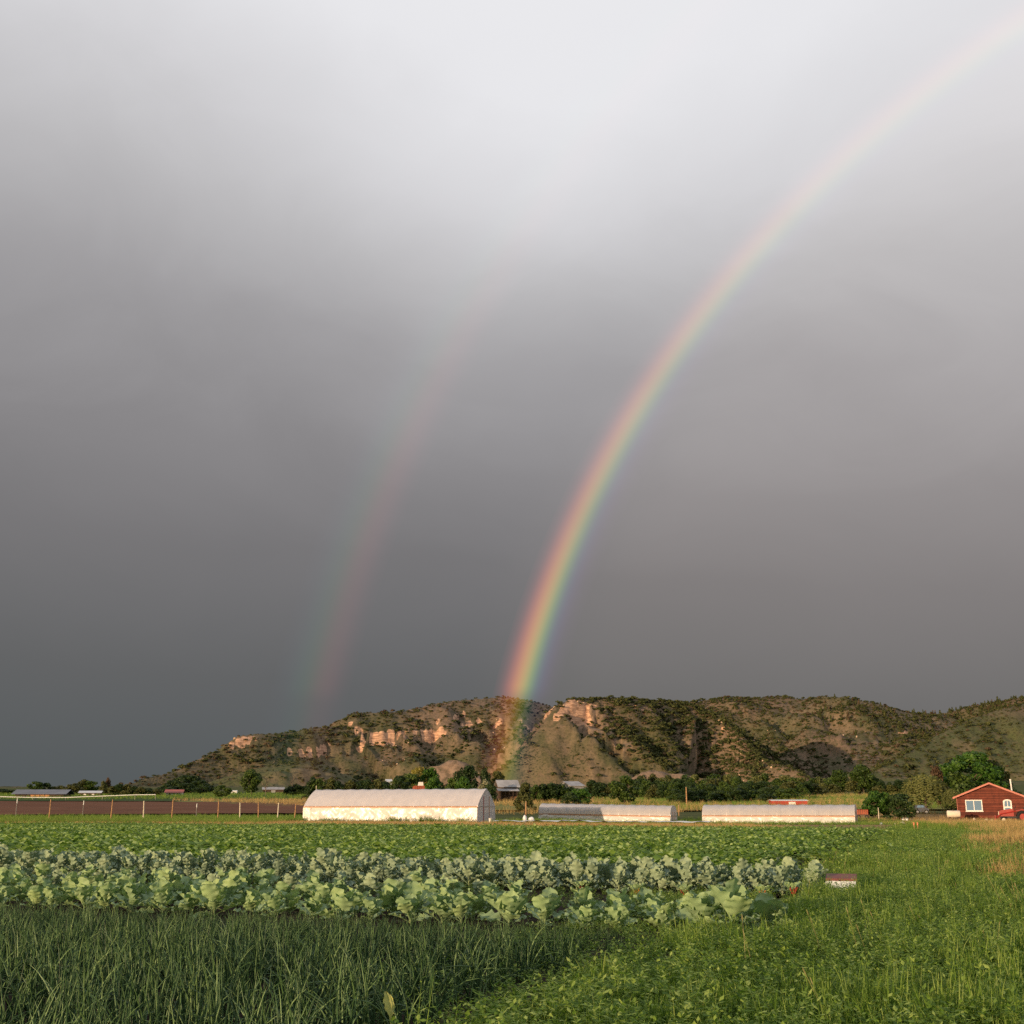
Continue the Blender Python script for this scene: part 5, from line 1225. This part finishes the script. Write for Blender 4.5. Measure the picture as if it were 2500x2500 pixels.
# belt behind the big greenhouse
for i, (px, top, wp, col) in enumerate([(757, 1898, 36, 'dark'), (780, 1902, 34, 'green'), (802, 1901, 38, 'olive'), (826, 1908, 36, 'dark'), (850, 1906, 38, 'olive'), (874, 1906, 36, 'dark'), (898, 1903, 38, 'dark'), (922, 1904, 36, 'olive'), (938, 1908, 34, 'dark'), (962, 1900, 36, 'green')]):
    T(px, top, 1940, 330, wp, 'bush', col, 'dark tree in the low belt behind the big greenhouse', i % 3, 'broadleaf_tree', 'tree belt behind the big greenhouse', 'tree')
T(1024, 1874, 1930, 360, 44, 'round', 'yellow', 'yellowish tree behind the dark round trees above the big greenhouse', 0)
T(1003, 1889, 1932, 330, 52, 'round', 'green', 'green tree left of the yellowish one above the big greenhouse', 1)
T(1052, 1876, 1935, 335, 52, 'round', 'vivid', 'dark round tree in front of the yellowish one', 0, n=2200)
T(980, 1894, 1935, 320, 40, 'round', 'dark', 'dark tree left in the tall group above the big greenhouse', 2)
T(1062, 1898, 1940, 300, 46, 'bush', 'vivid', 'lighter green bush above the greenhouse roof, left one', 1, 'broadleaf_tree', None, 'tree')
T(1106, 1899, 1940, 300, 44, 'bush', 'green', 'lighter green bush above the greenhouse roof, middle one', 0, 'broadleaf_tree', None, 'tree')
T(1130, 1897, 1940, 298, 44, 'bush', 'vivid', 'lighter green bush above the greenhouse roof, right one', 2, 'broadleaf_tree', None, 'tree')
T(1143, 1870, 1935, 330, 52, 'round', 'dark', 'tall dark tree left of the old barn', 1, n=2200)
T(1122, 1884, 1935, 332, 40, 'round', 'dark', 'dark tree beside the tall one left of the old barn', 2)
T(1186, 1877, 1930, 350, 26, 'tall', 'dark', 'narrow dark tree behind the old barn', 0)
T(1213, 1884, 1940, 345, 38, 'juniper', 'olive', 'olive juniper just left behind the old barn roof', 0)
T(1180, 1904, 1930, 290, 32, 'bush', 'pale', 'pale silvery bush left of the old barn', 0, 'silver_bush')
T(1196, 1916, 1945, 280, 30, 'bush', 'dark', 'dark shrub before the left wall of the old barn', 1)
T(1281, 1911, 1972, 172, 48, 'juniper', 'olive', 'single olive juniper between the big greenhouse and the half-shaded tunnel', 1, n=2600)
# dark hedge and trees behind the middle tunnel
for i, (px, top, wp) in enumerate([(1306, 1916, 32), (1326, 1914, 38), (1350, 1912, 40), (1374, 1914, 38), (1340, 1920, 34), (1364, 1922, 36), (1392, 1921, 38)]):
    T(px, top, 1958, 285 + i, wp, 'bush', 'dark' if i % 3 else 'green', 'dark hedge tree behind the left half of the half-shaded tunnel', i % 3, 'hedge_tree', 'dark hedge behind the half-shaded tunnel', 'tree')
T(1420, 1925, 1962, 235, 50, 'round', 'vivid', 'green tree at the end of the dark hedge behind the half-shaded tunnel', 2)
T(1397, 1934, 1962, 225, 42, 'bush', 'dark', 'low dark bush below the green tree at the hedge end', 0)
for i, (px, top, wp) in enumerate([(1438, 1912, 36), (1462, 1910, 36), (1485, 1914, 34), (1452, 1905, 40)]):
    T(px, top, 1945, 350, wp, 'bush', 'dark' if i % 2 else 'olive', 'tree behind the hedge end, left of the big dark cone-shaped tree', i % 3, 'broadleaf_tree', 'trees left of the big cone-shaped tree', 'tree')
T(1525, 1895, 1962, 232, 68, 'round', 'green', 'big dark cone-shaped tree behind the half-shaded tunnel', 2, 'broad_conical_tree', n=3600)
k = 0
for (Y, p0, p1, st, t0, t1, cols) in ((400, 1568, 2060, 22, 1894, 1898, ('olive', 'green', 'willow')), (360, 1562, 1860, 22, 1903, 1905, ('olive', 'green', 'dark')), (320, 1600, 2000, 21, 1911, 1913, ('dark', 'green', 'olive')), (285, 1660, 1960, 20, 1920, 1922, ('dark', 'dark', 'green')), (258, 1650, 1900, 21, 1930, 1934, ('dark', 'green', 'dark'))):
    for px in np.arange(p0, p1, st):
        if Y < 300 and 1664 < px < 1690: pass
        T(px + random.uniform(-7, 7), t0 + (t1 - t0) * random.random() + random.uniform(-7, 7), 1960, Y + random.uniform(-10, 10), st * random.uniform(1.45, 2.1), 'bush', random.choice(cols), 'rounded oak brush tree in the dense thicket behind the two low tunnels', k % 3, 'oak_brush', 'oak brush thicket behind the low tunnels', 'tree', n=1300)
        k += 1
T(2055, 1880, 1930, 380, 40, 'tall', 'green', 'left of two hazy tall trees behind the meadow', 0, n=2000)
T(2112, 1868, 1930, 372, 56, 'tall', 'green', 'right and broader of two tall trees behind the meadow', 1, n=2600)
T(2092, 1890, 1930, 374, 40, 'bush', 'olive', 'olive bush between the two tall trees behind the meadow', 0)
T(2135, 1893, 1930, 374, 34, 'bush', 'green', 'bush at the foot of the broader tall tree behind the meadow', 1)
for i, (px, top, wp, col) in enumerate([(2154, 1905, 24, 'dark'), (2176, 1909, 20, 'dark'), (2200, 1904, 30, 'dark'), (2222, 1903, 24, 'dark'), (2010, 1912, 34, 'willow'), (2036, 1914, 32, 'olive'), (2150, 1918, 34, 'olive'), (2176, 1916, 36, 'willow'), (2205, 1914, 36, 'olive')]):
    T(px, top, 1930, 352, wp, 'bush', col, 'low bush along the upper edge of the meadow', i % 3, None, 'bushes along the meadow edge')
T(2133, 1931, 1995, 150, 52, 'round', 'vivid', 'left of the two round dark green bushes before the meadow', 1, 'round_bush', None, 'bush', n=3000)
T(2158, 1934, 1995, 151, 40, 'round', 'vivid', 'middle green bush joining the two round dark ones before the meadow', 2, 'round_bush', None, 'bush', n=2200)
T(2192, 1937, 1996, 149, 62, 'bush', 'dark', 'right and darker of the two round bushes before the meadow', 2, 'round_bush', None, 'bush', n=3000)
T(2262, 1893, 1998, 172, 98, 'willow', 'willow', 'large weeping willow left of the red house', 0, n=1500)
T(2327, 1928, 1992, 162, 46, 'willow', 'willow', 'small willow at the left wall of the red house', 1, n=1200)
T(2298, 1872, 1990, 200, 32, 'tall', 'brown', 'reddish dying tree between the willow and the big green tree', 1)
T(2382, 1838, 1990, 205, 140, 'round', 'vivid', 'largest green tree rising behind the red house', 3, n=6000)
T(2438, 1858, 1990, 212, 72, 'round', 'olive', 'olive tree right of the largest tree behind the red house', 2, n=2600)
T(2340, 1885, 1990, 198, 70, 'bush', 'green', 'dense green bush left under the largest tree behind the red house', 2, n=2600)
T(2470, 1925, 1990, 190, 60, 'bush', 'dark', 'dark bush behind the right roof slope of the red house', 1)
